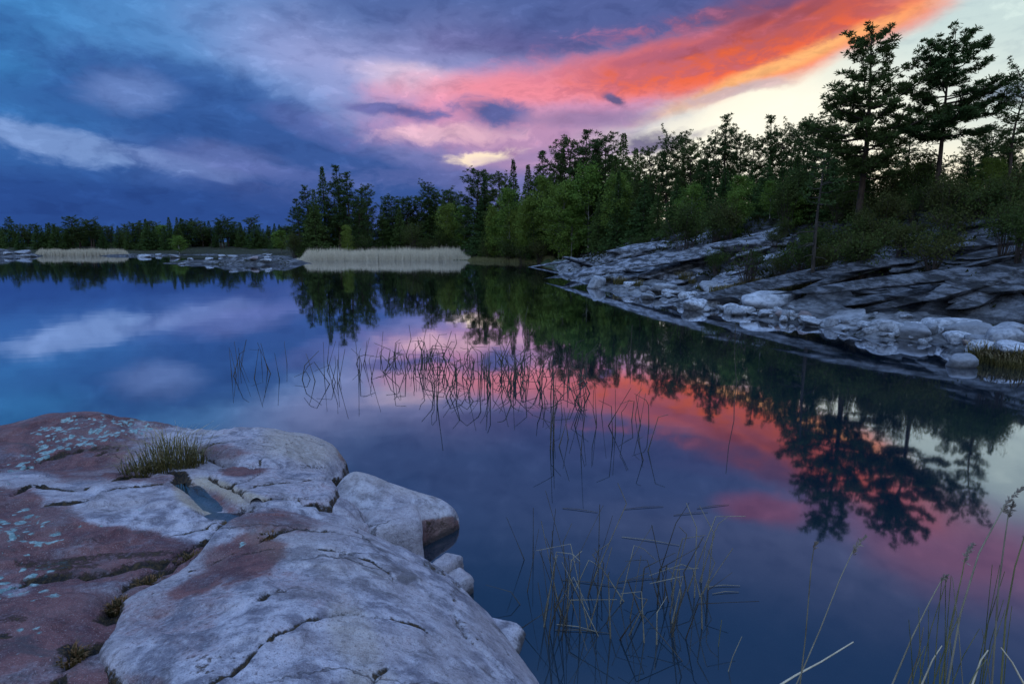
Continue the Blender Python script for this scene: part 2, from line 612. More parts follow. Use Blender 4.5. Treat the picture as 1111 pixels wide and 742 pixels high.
def ground_hit(px, py):
    """where the sight line of a photo pixel meets ground or water"""
    d = ray(px, py)
    y = np.arange(7.0, 140, 0.15)
    t = y / d.y
    x, z = d.x * t, CAM_Z + d.z * t
    h = np.maximum(land_h(x, y), 0)
    k = np.argmax(z <= h)
    if not (z <= h).any():
        k = len(y) - 1
    return Vector((x[k], y[k], h[k]))


# the lake
wv = np.array([(-2500, -800, 0), (2500, -800, 0), (2500, 3000, 0), (-2500, 3000, 0)], float)
w_me = mesh_arrays('water', wv, np.array([(0, 1, 2, 3)]))
m_water, N, out = new_mat('still_lake_water')
P = N.n('ShaderNodeNewGeometry').outputs['Position']
rip = N.math('ADD', N.noise(N.mapping(P, scale=(.5, 1, 1)), 1.1, 2, .5), N.math('MULTIPLY', N.noise(P, .22, 2, .5), 2.0))
nb = bump(N, rip, 0.022, 0.06)
fr = N.n('ShaderNodeFresnel')
fr.inputs[0].default_value = 1.62
N.put(fr.inputs['Normal'], nb)
g = N.n('ShaderNodeBsdfAnisotropic') if False else N.n('ShaderNodeBsdfGlossy')
N.put(g.inputs['Color'], (0.93, 0.95, 1.0))
g.inputs['Roughness'].default_value = 0.035
N.put(g.inputs['Normal'], nb)
df = N.n('ShaderNodeBsdfDiffuse')
N.put(df.inputs[0], (0.010, 0.030, 0.050))
tr = N.n('ShaderNodeBsdfTransparent')
N.put(tr.inputs[0], (0.22, 0.34, 0.42))
body = N.n('ShaderNodeMixShader')
body.inputs[0].default_value = 0.35
N.t.links.new(df.outputs[0], body.inputs[1])
N.t.links.new(tr.outputs[0], body.inputs[2])
mx = N.n('ShaderNodeMixShader')
N.put(mx.inputs[0], N.step(fr.outputs[0], 0.04, 0.50, 0.14, 0.97, smooth=False))
N.t.links.new(body.outputs[0], mx.inputs[1])
N.t.links.new(g.outputs[0], mx.inputs[2])
N.t.links.new(mx.outputs[0], out.inputs[0])
water = link('water', w_me, None, [m_water])
tag(water, kind='structure')

# ------------------------------------------------------------------ granite of the near shore
def granite(name):
    """bare granite; attributes red, lichen, dirt and tan say where the stone is stained and edge shade is painted"""
    m, N, out = new_mat(name)
    P = N.n('ShaderNodeNewGeometry').outputs['Position']
    a = N.noise(P, 1.6, 6, 0.62, 0.4)
    b = N.noise(P, 7.0, 6, 0.65, 0.3)
    c_ = N.noise(P, 38, 4, 0.7)
    d = N.noise(P, 150, 2, 0.6)
    pale = N.mix(N.step(b, .38, .62), (0.165, 0.155, 0.19), (0.49, 0.465, 0.515))
    pale = N.mix(N.step(a, .42, .62, 0, .7), pale, (0.36, 0.315, 0.33))
    red = N.mix(N.step(b, .36, .66), (0.090, 0.036, 0.042), (0.19, 0.082, 0.080))
    red = N.mix(N.step(a, .45, .68, 0, .45), red, (0.22, 0.15, 0.15))
    tan = N.mix(b, (0.34, 0.27, 0.19), (0.50, 0.42, 0.32))
    k = N.math('ADD', attr(N, 'red'), N.math('MULTIPLY', N.math('SUBTRACT', N.math('ADD', b, N.math('MULTIPLY', c_, .5)), .75), 1.1))
    c = N.mix(N.step(k, .18, .82), pale, red)
    c = N.mix(attr(N, 'tan'), c, tan)
    # mineral speckle
    c = N.mix(N.step(d, .58, .70, 0, .28), c, (0.62, 0.60, 0.58))
    c = N.mix(N.step(d, .42, .32, 0, .6), c, (0.06, 0.055, 0.06))
    c = N.mix(N.step(c_, .54, .68, 0, .75), c, N.mix(.6, c, (0.05, 0.045, 0.05)))
    c = N.mix(N.step(c_, .46, .34, 0, .45), c, N.mix(.45, c, N.mix(N.step(k, .36, .64), (0.62, 0.62, 0.66), (0.24, 0.13, 0.13))))
    # dark weather streaks
    st = N.noise(N.mapping(P, scale=(1.1, 2.6, 2), rot=(0, 0, R(35))), 2.2, 7, .66, .8)
    c = N.mix(N.step(st, .56, .70, 0, .75), c, (0.07, 0.062, 0.068))
    # lichen rosettes
    v = N.n('ShaderNodeTexVoronoi', feature='SMOOTH_F1')
    v.inputs['Smoothness'].default_value = .15
    wp = N.vec('ADD', P, N.vec('SCALE', N.noise(P, 9, 4, .6, out=1), scale=.16))
    N.put(v.inputs['Vector'], wp)
    v.inputs['Scale'].default_value = 15
    lv = N.math('SUBTRACT', N.math('ADD', attr(N, 'lichen'), N.math('MULTIPLY', N.math('SUBTRACT', b, .5), 1.2)), N.math('MULTIPLY', v.outputs['Distance'], .95))
    lm = N.step(lv, .02, .20, 0, .9)
    lc = N.mix(N.step(c_, .38, .66), (0.12, 0.235, 0.245), (0.38, 0.52, 0.51))
    c = N.mix(lm, c, lc)
    # hairline joints running through the stone
    jw = N.vec('ADD', P, N.vec('SCALE', N.noise(P, 2.2, 5, .6, out=1), scale=.45))
    jl = None
    for sc2, wd, lo in ((.70, .008, .50), (1.7, .004, .60)):
        e = N.n('ShaderNodeTexVoronoi', feature='DISTANCE_TO_EDGE')
        N.put(e.inputs['Vector'], N.mapping(jw, scale=(1.0, 1.9, .6), rot=(0, 0, R(-28))))
        e.inputs['Scale'].default_value = sc2
        l_ = N.math('MULTIPLY', N.step(e.outputs['Distance'], wd * .25, wd, 1, 0), N.step(N.noise(P, 1.1 * sc2, 3, .5), lo, lo + .12))
        jl = l_ if jl is None else N.math('MAXIMUM', jl, l_)
    c = N.mix(N.math('MULTIPLY', jl, .6), c, (0.03, 0.026, 0.026))
    # earth and dead needles caught in the joints, plus painted shade at slab feet
    ds = N.math('ADD', attr(N, 'dirt_shade'), N.math('MULTIPLY', N.math('SUBTRACT', N.math('ADD', b, c_), 1.0), .8))
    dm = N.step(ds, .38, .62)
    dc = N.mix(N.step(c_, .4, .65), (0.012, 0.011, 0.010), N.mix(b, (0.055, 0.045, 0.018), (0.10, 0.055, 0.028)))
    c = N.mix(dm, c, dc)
    sz = N.n('ShaderNodeSeparateXYZ')
    N.put(sz.inputs[0], P)
    wet = N.step(N.math('ADD', sz.outputs[2], N.math('MULTIPLY', N.math('SUBTRACT', b, .5), .12)), .02, .075, 1, 0)
    c = N.mix(N.math('MULTIPLY', wet, .8), c, (0.030, 0.026, 0.024))
    h = N.math('ADD', N.math('MULTIPLY', b, 1.0), N.math('ADD', N.math('MULTIPLY', c_, .35), N.math('MULTIPLY', d, .10)))
    h = N.math('SUBTRACT', N.math('ADD', h, N.math('MULTIPLY', lm, .12)), N.math('MULTIPLY', jl, .5))
    h = N.math('ADD', h, N.math('MULTIPLY', N.math('MULTIPLY', dm, c_), .8))
    principled(N, out, c, N.math('ADD', .62, N.math('MULTIPLY', c_, .3)), bump(N, h, 0.75, 0.045), .35)
    return m


m_gran = granite('granite')


def to_px(x, y, z):
    dz = z - CAM_Z
    f = y * CP - dz * SP
    f = np.where(f < .05, .05, f)
    return 555.5 + F_PX * x / f, 371 - F_PX * (y * SP + dz * CP) / f


def zA(x, y):
    m = .13 * np.exp(-(((x + 4.7) / .8) ** 2 + ((y - 6.2) / .55) ** 2))
    dip = .10 * np.exp(-(((x + 4.2) / 1.4) ** 2 + ((y - 5.0) / .45) ** 2))
    return .97 - .098 * (y - 2) - .05 * np.clip(x + 4, 0, 9) + m - dip - .10 * np.clip(-x - 5, 0, 3)


def on(zf, px, py, off=0.0):
    """a point of the outcrop's surface seen at a photo pixel"""
    z = .7
    for _ in range(14):
        p = at_z(px, py, z)
        z = .5 * z + .5 * float(zf(np.array(p.x), np.array(p.y)) + off)
    return p.x, p.y


def line_on(zf, pts, off=0.0):
    return [on(zf, a, b, off) for a, b in pts]


EDGE = [(-1.3, 4.7), (-.95, 4.25), (-.56, 4.02), (-.33, 3.76), (-.05, 3.42), (.16, 3.0), (.45, 2.3), (.62, 1.2), (.8, -1.5), (.8, -4)]


def blobpx(px, py, lst, nz):
    """soft stains given where they lie on the stone"""
    o = np.zeros(np.shape(px))
    for cx, cy, rx, ry, ang, a in lst:
        ca, sa = math.cos(R(ang)), math.sin(R(ang))
        u = ((px - cx) * ca + (py - cy) * sa) / rx
        v = (-(px - cx) * sa + (py - cy) * ca) / ry
        o = np.maximum(o, a * (1 - sstep(.55, 1.35, np.sqrt(u * u + v * v) + nz * .5)))
    return o


def slab(name, xs, ys, poly, zf, rad, cracks=(), masks=None, wob=.05, rough=1.0, terr=.03, foot_shade=0.0):
    X, Y = np.meshgrid(xs, ys)
    sd = sdf_poly(X, Y, poly) + fbm2(X, Y, 2.6, 4, .5, 61) * wob + fbm2(X, Y, 11, 2, .5, 62) * wob * .25
    Z = zf(X, Y)
    big = fbm2(X, Y, .8, 4, .5, 51)
    Z = Z + big * .035 * rough + fbm2(X, Y, 3.3, 4, .5, 52) * .014 * rough + fbm2(X, Y, 14, 3, .55, 53) * .0045 * rough
    tn = fbm2(X * .75 + Y * .35, Y * 1.2 - X * .3, .75, 4, .5, 54)
    for lv in (-.18, .06, .30):
        Z = Z - terr * sstep(-.015, .02, tn - lv)
    dirt_shade = np.zeros_like(Z)
    for pts, wid, dep, drt in cracks:
        wx = X + fbm2(X, Y, 5, 3, .5, 71) * .035
        wy = Y + fbm2(X, Y, 5, 3, .5, 72) * .035
        d = dist_line(wx, wy, pts)
        wv_ = wid * np.clip(1 + 1.9 * fbm2(X, Y, 4, 3, .55, 73), .25, 2.2)
        drt = drt * np.clip(1 + 1.2 * fbm2(X, Y, 2.3, 2, .5, 74), .3, 1.1)
        Z = Z - dep * np.exp(-(d / np.maximum(wv_, .004)) ** 2)
        dirt_shade = np.maximum(dirt_shade, drt * np.exp(-(d / (wv_ * 1.5)) ** 2))
    if foot_shade:                                        # shade of an undercut, painted dark round the foot of the slab
        dirt_shade = np.maximum(dirt_shade, foot_shade * (1 - sstep(-.005, .03, sd + fbm2(X, Y, 6, 3, .5, 77) * .03)))
    t = np.clip(sd / rad, 0, 1)
    Z = Z - rad * (1 - np.sqrt(np.clip(1 - (1 - t) ** 2, 0, 1))) - np.clip(-sd, 0, 1) * 5
    ny_, nx_ = X.shape
    ii = np.arange(nx_ * ny_).reshape(ny_, nx_)
    q = np.stack([ii[:-1, :-1], ii[:-1, 1:], ii[1:, 1:], ii[1:, :-1]], -1).reshape(-1, 4)
    keep = (sd.ravel()[q].max(1) > -.14) & (Z.ravel()[q].max(1) > -1.2)
    q = q[keep]
    used = np.unique(q)
    rem = np.zeros(nx_ * ny_, int)
    rem[used] = np.arange(len(used))
    V = np.stack([X.ravel(), Y.ravel(), Z.ravel()], 1)[used]
    me = mesh_arrays(name, V, rem[q])
    px, py = to_px(V[:, 0], V[:, 1], V[:, 2])
    nz = fbm2(V[:, 0], V[:, 1], 2.2, 4, .55, 81)
    mk = dict(red=0, lichen=-1, tan=0)
    if masks:
        mk.update(masks(px, py, nz))
    own = mk.pop('dirt_shade', 0)
    for k, v in mk.items():
        add_attr(me, k, np.broadcast_to(np.asarray(v, float), px.shape))
    dd = np.maximum(dirt_shade.ravel()[used], own)
    add_attr(me, 'dirt_shade', dd)
    return link(name, me, None, [m_gran])


# --- the broad outcrop
polyA = [(-9.5, -3), (-9.5, 5.6), (-6.9, 6.4), (-5.9, 6.6), (-5.0, 6.75), (-4.3, 6.6), (-3.6, 6.6), (-2.9, 6.6), (-2.2, 6.3), (-1.95, 5.9),
         (-1.75, 5.5), (-1.45, 5.0), (-1.2, 4.5), (-.9, 4.15), (-.8, 3.6), (-.5, 3.0), (-.1, 2), (.1, -3)]
crA = [
    (line_on(zA, [(-30, 538), (13, 535), (30, 522), (84, 526), (143, 512), (193, 514), (205, 528)]), .026, .06, 1.4),
    (line_on(zA, [(-40, 556), (13, 548), (84, 541), (126, 531), (177, 524)]), .018, .04, 1.1),
    (line_on(zA, [(-20, 640), (30, 615), (76, 611), (139, 602), (185, 594), (219, 577), (246, 561), (262, 552)]), .034, .07, .95),
    (line_on(zA, [(40, 760), (53, 742), (67, 718), (74, 704), (97, 695), (104, 690)]), .024, .05, .9),
    (line_on(zA, [(120, 655), (123, 637), (140, 620), (185, 600), (235, 575), (265, 556)]), .030, .08, .95),
    (line_on(zA, [(176, 571), (205, 566), (240, 560)]), .012, .02, .6),
    (line_on(zA, [(0, 505), (30, 495), (60, 485), (85, 478)]), .028, .05, .7),
    (line_on(zA, [(90, 487), (125, 478), (140, 470), (190, 470)]), .015, .03, .7),
]
poolA = line_on(zA, [(197, 524), (214, 521), (233, 531), (252, 541), (270, 549), (262, 556), (240, 558), (220, 556), (206, 546)])


def zA_(x, y):
    z = zA(x, y)
    s = sdf_poly(x, y, poolA)
    return z - .085 * sstep(-.06, .10, s)


def masksA(px, py, nz):
    red = .85 - blobpx(px, py, [(150, 548, 95, 24, 8, 1), (215, 568, 60, 20, 10, 1), (80, 533, 50, 9, 5, .8), (20, 520, 45, 10, 0, .7),
                                (190, 500, 60, 18, 0, .5), (290, 490, 130, 45, 0, .95), (15, 640, 20, 8, 0, .4), (330, 545, 80, 50, 0, .8)], nz)
    red = red - .25 * sstep(0, .5, nz)
    li = -.6 + blobpx(px, py, [(85, 470, 62, 26, -12, 1.12), (130, 462, 45, 12, 0, 1.1), (35, 495, 50, 16, -28, 1.1), (20, 575, 65, 26, 0, 1.05),
                               (15, 635, 62, 24, 0, 1.08), (40, 612, 60, 16, 0, .95), (85, 591, 12, 7, 0, 1.0), (50, 640, 45, 14, -10, .95), (10, 530, 30, 12, 0, .9),
                               (30, 700, 60, 40, 0, .78), (100, 560, 100, 30, 0, .72), (15, 737, 20, 8, 0, 1.0)], nz)
    tan = blobpx(px, py, [(215, 550, 26, 5, 28, .9), (198, 532, 9, 14, -15, .8), (228, 525, 22, 8, 12, .9), (250, 535, 24, 8, 30, .8)], nz * .4)
    dirt_shade = blobpx(px, py, [(185, 505, 34, 5, 0, .55), (110, 487, 20, 4, -8, .5), (130, 603, 80, 5, -4, .5), (60, 612, 60, 9, 0, .5), (76, 706, 15, 8, 0, .8),
                           (10, 670, 20, 6, 0, .5), (4, 690, 8, 3, 0, .9)], nz)
    return dict(red=red, lichen=li, tan=tan, dirt_shade=dirt_shade)


xs = np.array(spaced([(-9.6, -7.2, .12), (-7.2, .2, .022)]))
ys = np.array(spaced([(-3.1, 1.4, .15), (1.4, 7.0, .022)]))
oA = slab('granite_outcrop', xs, ys, polyA, zA_, .55, crA, masksA, wob=.12)
tag(oA, 'broad red granite outcrop with turquoise lichen patches, widest of the near rocks', 'rock')


# --- the pale slab in front
def zB(x, y):
    d = dist_line(x, y, EDGE) * np.where(sdf_poly(x, y, EDGE + [(-9, -4), (-9, 4.7)]) > 0, 1, -1)
    crest = zA(x, y) + .035 + .12 * sstep(0.05, .9, x + 1.85) + .09 * sstep(3.0, 3.5, y)
    prof = 1 - np.clip(1 - d / 1.55, 0, 2) ** 2
    return crest * np.where(prof > 0, np.abs(prof) ** .62, prof) + .03 * np.exp(-((dist_line(x, y, [(-1.75, 3.3), (-1.45, 3.55), (-1.1, 3.62)]) / .18) ** 2))


leftB = line_on(lambda x, y: zA(x, y) + .05, [(165, 748), (129, 722), (113, 707), (104, 690), (111, 670), (120, 651), (126, 637), (146, 628), (175, 615), (202, 600), (225, 582), (250, 563), (275, 550)])
polyB = ([(-.9, -3), (-1.0, 1.0)] + leftB + line_on(zB, [(300, 541), (335, 543), (365, 553), (400, 566), (430, 583)])
         + [(-.78, 3.98), (-.62, 4.12), (-.52, 3.97), (-.33, 3.84), (-.26, 3.70), (-.05, 3.56), (.02, 3.38), (.17, 3.1), (.34, 2.7), (.5, 2.3), (.68, 1.2), (.85, -3)])
crB = [
    (line_on(zB, [(205, 745), (250, 715), (330, 665), (372, 660), (420, 664), (458, 674), (480, 690)]), .0085, .018, .75),
    (line_on(zB, [(262, 598), (290, 592), (330, 589), (372, 594), (405, 604), (430, 625)]), .007, .014, .6),
    (line_on(zB, [(278, 645), (288, 638), (306, 635)]), .022, .03, .9),
    (line_on(zB, [(400, 742), (408, 722), (420, 716)]), .010, .02, .7),
    (line_on(zB, [(205, 612), (235, 600), (262, 590), (290, 575), (320, 565), (350, 566)]), .013, .022, .7),
    (line_on(zB, [(365, 595), (385, 630), (395, 662)]), .006, .010, .4),
    (line_on(zB, [(150, 648), (180, 630), (225, 612)]), .006, .010, .4),
    (line_on(zB, [(470, 640), (492, 655), (506, 680), (530, 700), (560, 728)]), .012, .03, .6),
    (line_on(zB, [(270, 742), (300, 690), (370, 650)]), .006, .008, .3),
]


def masksB(px, py, nz):
    red = .16 + blobpx(px, py, [(262, 605, 50, 26, -18, .85), (300, 568, 60, 14, 4, .55), (225, 628, 45, 12, -22, .6), (180, 665, 70, 30, -20, .28), (205, 690, 40, 26, 0, .25),
                                (330, 640, 60, 18, 20, .2), (160, 740, 30, 10, 10, .4)], nz)
    li = -.75 + blobpx(px, py, [(262, 590, 14, 6, -20, 1.15), (140, 705, 40, 12, 25, .75), (205, 600, 22, 6, -25, 1.0), (330, 555, 30, 5, 10, .8)], nz)
    tan = blobpx(px, py, [(385, 690, 22, 50, -25, .35), (330, 600, 90, 20, 20, .12), (400, 735, 30, 12, 0, .4)], nz)
    dirt_shade = blobpx(px, py, [(470, 615, 18, 5, 30, .5), (495, 640, 8, 16, 10, .45), (230, 718, 50, 14, -10, .33), (520, 690, 60, 10, 35, .35)], nz)
    return dict(red=red, lichen=li, tan=tan, dirt_shade=dirt_shade)


xs = np.array(spaced([(-2.3, 1.05, .013)]))
ys = np.array(spaced([(-3.1, 1.5, .1), (1.5, 4.5, .013)]))
oB = slab('granite_slab', xs, ys, polyB, zB, .07, crB, masksB, wob=.035, terr=.018, foot_shade=.6)
tag(oB, 'big pale grey granite slab sloping down into the lake, beside the mossy crack', 'rock')


# --- the two slabs behind it
def zD(x, y):
    return zA(x, y) + .085 - .30 * sstep(.0, 1.3, (x + 2.75)) ** 2 * 1.1


polyD = line_on(zD, [(212, 472), (228, 461), (255, 458), (285, 457), (318, 462), (350, 470), (368, 480), (377, 492), (372, 505), (340, 508), (318, 505), (290, 501), (262, 496), (240, 490), (218, 482)])
crD = [(line_on(zD, [(212, 478), (250, 476), (300, 484), (330, 492)]), .012, .025, .8),
       (line_on(zD, [(280, 500), (285, 488), (310, 478), (340, 474)]), .008, .014, .5)]
xs = np.array(spaced([(-3.9, -1.4, .015)]))
ys = np.array(spaced([(4.8, 7.1, .015)]))
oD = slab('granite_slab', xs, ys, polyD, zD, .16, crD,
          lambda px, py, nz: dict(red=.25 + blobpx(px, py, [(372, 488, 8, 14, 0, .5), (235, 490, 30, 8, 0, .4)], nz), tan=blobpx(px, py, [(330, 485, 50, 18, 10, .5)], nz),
                                  dirt_shade=blobpx(px, py, [(330, 506, 35, 3, 3, .4)], nz)), wob=.03, terr=.012, foot_shade=.62)
tag(oD, 'rounded grey slab at the back of the near shore, behind the pinkish slab', 'rock')


def zE(x, y):
    return zA(x, y) + .055 - .03 * np.clip(x + 2.3, 0, 2)


polyE = line_on(zE, [(222, 512), (240, 505), (262, 499), (292, 504), (330, 510), (356, 512), (364, 524), (360, 541), (335, 543), (300, 540), (276, 545), (262, 536), (248, 527), (236, 520)])
crE = [(line_on(zE, [(270, 502), (283, 512), (270, 523), (248, 527)]), .014, .03, .8),
       (line_on(zE, [(262, 536), (280, 528), (320, 524), (360, 520)]), .010, .018, .6)]
xs = np.array(spaced([(-3.0, -1.2, .014)]))
ys = np.array(spaced([(3.9, 5.6, .014)]))
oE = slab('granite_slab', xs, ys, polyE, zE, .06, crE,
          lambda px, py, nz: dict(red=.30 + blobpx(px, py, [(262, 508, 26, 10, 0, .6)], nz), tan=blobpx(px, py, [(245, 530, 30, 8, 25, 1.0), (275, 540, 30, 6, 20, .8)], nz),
                                  dirt_shade=blobpx(px, py, [(320, 541, 40, 3, 0, .4)], nz)), wob=.03, terr=.02, foot_shade=.62)
tag(oE, 'flat pinkish granite slab between the rain pool and the rounded grey slab', 'rock')


# --- closed boulders: a rounded polyhedron
def ico(sub):
    bm_ = None
    import bmesh
    bm_ = bmesh.new()
    bmesh.ops.create_icosphere(bm_, subdivisions=sub, radius=1)
    bm_.verts.ensure_lookup_table()
    v = np.array([tuple(x.co) for x in bm_.verts])
    f = np.array([[x.index for x in q.verts] for q in bm_.faces])
    bm_.free()
    return v / np.linalg.norm(v, axis=1, keepdims=True), f


ICO = {k: ico(k) for k in (3, 4, 6)}


def facet_rock(name, planes, sub=4, p=12, amp=.04, freq=3.0, seed=0, red=.1):
    d, f = ICO[sub]
    s = 0
    for nx_, ny_, nz_, off in planes:
        n = np.array((nx_, ny_, nz_), float)
        n /= np.linalg.norm(n)
        s = s + np.maximum(d @ n / off, 0) ** p
    r = s ** (-1 / p)
    v = d * r[:, None]
    v = v * (1 + amp * fbm(v * freq + seed * 5.1, 5, .5, seed))[:, None]
    me = mesh_arrays(name, v, f)
    nz = fbm(v * 2 + 9, 3, .5, seed + 3)
    add_attr(me, 'red', red + .3 * nz)
    add_attr(me, 'lichen', np.full(len(v), -.8))
    add_attr(me, 'tan', np.clip(.15 + nz * .3, 0, 1))
    add_attr(me, 'dirt_shade', np.zeros(len(v)))
    return me


def rock_at(me, name, loc, rot=(0, 0, 0), scale=(1, 1, 1), mat=None):
    o = bpy.data.objects.new(name, me)
    col.objects.link(o)
    if not me.materials:
        me.materials.append(mat or m_gran)
    o.location = loc
    o.rotation_euler = rot
    o.scale = scale
    return o


meC = facet_rock('boulder', [(.34, -.06, 1, .335), (.72, -.69, .02, .335), (.25, .95, .35, .40), (-.10, -.55, .95, .40), (-1, .1, .6, .62),
                             (0, 0, -1, .55), (.80, .60, .0, .50), (-.25, -1, .1, .60)], 6, 10, .05, 2.4, 4, .02)
co = np.empty(len(meC.vertices) * 3, np.float32)
meC.vertices.foreach_get('co', co)
co = co.reshape(-1, 3)
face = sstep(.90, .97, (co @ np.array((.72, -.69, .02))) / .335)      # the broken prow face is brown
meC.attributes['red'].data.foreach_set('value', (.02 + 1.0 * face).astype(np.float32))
meC.attributes['dirt_shade'].data.foreach_set('value', (face * (.30 + .30 * fbm(co * 4, 3, .5, 7))).astype(np.float32))
oC = rock_at(meC, 'boulder', (-1.03, 4.78, .0), (0, 0, 0), (1.08, 1.05, .92))
tag(oC, 'large wedge shaped boulder with a dark undercut prow jutting over the lake', 'boulder')
mF = facet_rock('boulder', [(0, 0, 1, .26), (1, -.1, 0, .2), (-1, 0, .2, .26), (0, -1, .2, .2), (0, 1, 0, .22), (0, 0, -1, .3)], 4, 9, .07, 4, 8, .2)
o = rock_at(mF, 'boulder', (-.90, 4.25, .16), (0, 0, .4))
tag(o, 'small smooth grey stone wedged between the wedge shaped boulder and the pale slab', 'boulder')
for (px, py, z, s, lb) in ((482, 614, .12, (.55, .4, .45), 'small knobbly stone at the slab edge just below the wedge shaped boulder'),
                           (494, 634, .06, (.42, .5, .5), 'small dark rounded stone at the waterline of the pale slab'),
                           (531, 692, -.02, (.95, .62, .62), 'low rounded stone lapped by water at the lower edge of the pale slab')):
    p = at_z(px, py, z)
    o = rock_at(mF, 'boulder', (p.x, p.y, z - .06), (0, 0, px * .1), s)
    tag(o, lb, 'boulder')

# --- rain water left in the hollow
pc = np.mean(np.array(poolA), axis=0)
pz = float(zA(np.array(pc[0]), np.array(pc[1]))) - .060
ring = [((x - pc[0]) * 1.22 + pc[0], (y - pc[1]) * 1.22 + pc[1]) for x, y in poolA]
pv = [(x, y, pz) for x, y in ring]
me = mesh_arrays('puddle', np.array(pv), np.array([tuple(range(len(pv)))[::-1]]))
m, N, out = new_mat('rain_water')
gl = N.n('ShaderNodeBsdfGlossy')
gl.inputs['Roughness'].default_value = .03
trn = N.n('ShaderNodeBsdfTransparent')
N.put(trn.inputs[0], (.50, .50, .54))
frn = N.n('ShaderNodeFresnel')
frn.inputs[0].default_value = 1.6
mxs = N.n('ShaderNodeMixShader')
N.put(mxs.inputs[0], N.step(frn.outputs[0], .05, .35, .08, .45, smooth=False))
N.t.links.new(trn.outputs[0], mxs.inputs[1])
N.t.links.new(gl.outputs[0], mxs.inputs[2])
N.t.links.new(mxs.outputs[0], out.inputs[0])
o = link('rain_puddle', me, None, [m])
tag(o, 'shallow pool of rain water in a hollow of the red granite outcrop', 'puddle')

# ------------------------------------------------------------------ trees: tapered trunk with limbs, crown of leaf-sized faces
def leaf_mat(name, dark, light, warm=None):
    m, N, out = new_mat(name)
    P = N.n('ShaderNodeTexCoord').outputs['Object']
    oi = N.n('ShaderNodeObjectInfo')
    n = N.noise(P, 1.3, 3, .6)
    n2 = N.noise(P, 9, 2, .6)
    c = N.mix(N.step(N.math('ADD', n, N.math('MULTIPLY', N.math('SUBTRACT', n2, .5), .5)), .36, .64), dark, light)
    if warm:
        c = N.mix(N.step(oi.outputs['Random'], .2, .95, 0, .7), c, warm)
    d = N.n('ShaderNodeBsdfDiffuse')
    N.put(d.inputs[0], c)
    t = N.n('ShaderNodeBsdfTranslucent')
    N.put(t.inputs[0], N.mix(.35, c, (0.10, 0.13, 0.02)))
    mx = N.n('ShaderNodeMixShader')
    mx.inputs[0].default_value = .28
    N.t.links.new(d.outputs[0], mx.inputs[1])
    N.t.links.new(t.outputs[0], mx.inputs[2])
    N.t.links.new(mx.outputs[0], out.inputs[0])
    return m


def bark_mat(name, a, b, scale=6):
    m, N, out = new_mat(name)
    P = N.n('ShaderNodeTexCoord').outputs['Object']
    n = N.noise(N.mapping(P, scale=(1, 1, .3)), scale, 5, .65)
    principled(N, out, N.mix(N.step(n, .35, .65), a, b), .9, bump(N, n, .8, .05), .2)
    return m


m_pine = leaf_mat('pine_needles', (0.040, 0.070, 0.027), (0.085, 0.130, 0.045), (0.095, 0.120, 0.036))
m_spruce = leaf_mat('spruce_needles', (0.040, 0.080, 0.028), (0.085, 0.145, 0.046), (0.11, 0.155, 0.042))
m_birch = leaf_mat('birch_leaves', (0.095, 0.175, 0.034), (0.20, 0.30, 0.06), (0.20, 0.24, 0.05))
m_bush = leaf_mat('bush_leaves', (0.040, 0.062, 0.020), (0.090, 0.125, 0.036), (0.090, 0.085, 0.030))
m_bark_pine = bark_mat('pine_bark', (0.034, 0.025, 0.020), (0.095, 0.064, 0.046))
m_bark_dark = bark_mat('dark_bark', (0.03, 0.026, 0.022), (0.085, 0.07, 0.058))
m_bark_birch = bark_mat('birch_bark', (0.10, 0.09, 0.08), (0.50, 0.48, 0.44), 4)
m_twig = bark_mat('bare_twigs', (0.05, 0.04, 0.035), (0.12, 0.09, 0.075))


def sprays(cen, dirs, length, width, r):
    """leaf-sized kite faces from points `cen` along `dirs`"""
    n = len(cen)
    dirs = dirs / (np.linalg.norm(dirs, axis=1, keepdims=True) + 1e-9)
    ref = r.normal(size=(n, 3))
    side = np.cross(dirs, ref)
    side /= (np.linalg.norm(side, axis=1, keepdims=True) + 1e-9)
    L = (length * r.uniform(.65, 1.25, n))[:, None]
    Wd = (width * r.uniform(.6, 1.3, n))[:, None]
    a = cen
    b = cen + dirs * L * .55 + side * Wd * .5
    c = cen + dirs * L
    d = cen + dirs * L * .55 - side * Wd * .5
    V = np.stack([a, b, c, d], 1).reshape(-1, 3)
    Fq = np.arange(4 * n).reshape(n, 4)
    return V, Fq


def unit(r, n):
    v = r.normal(size=(n, 3))
    return v / np.linalg.norm(v, axis=1, keepdims=True)


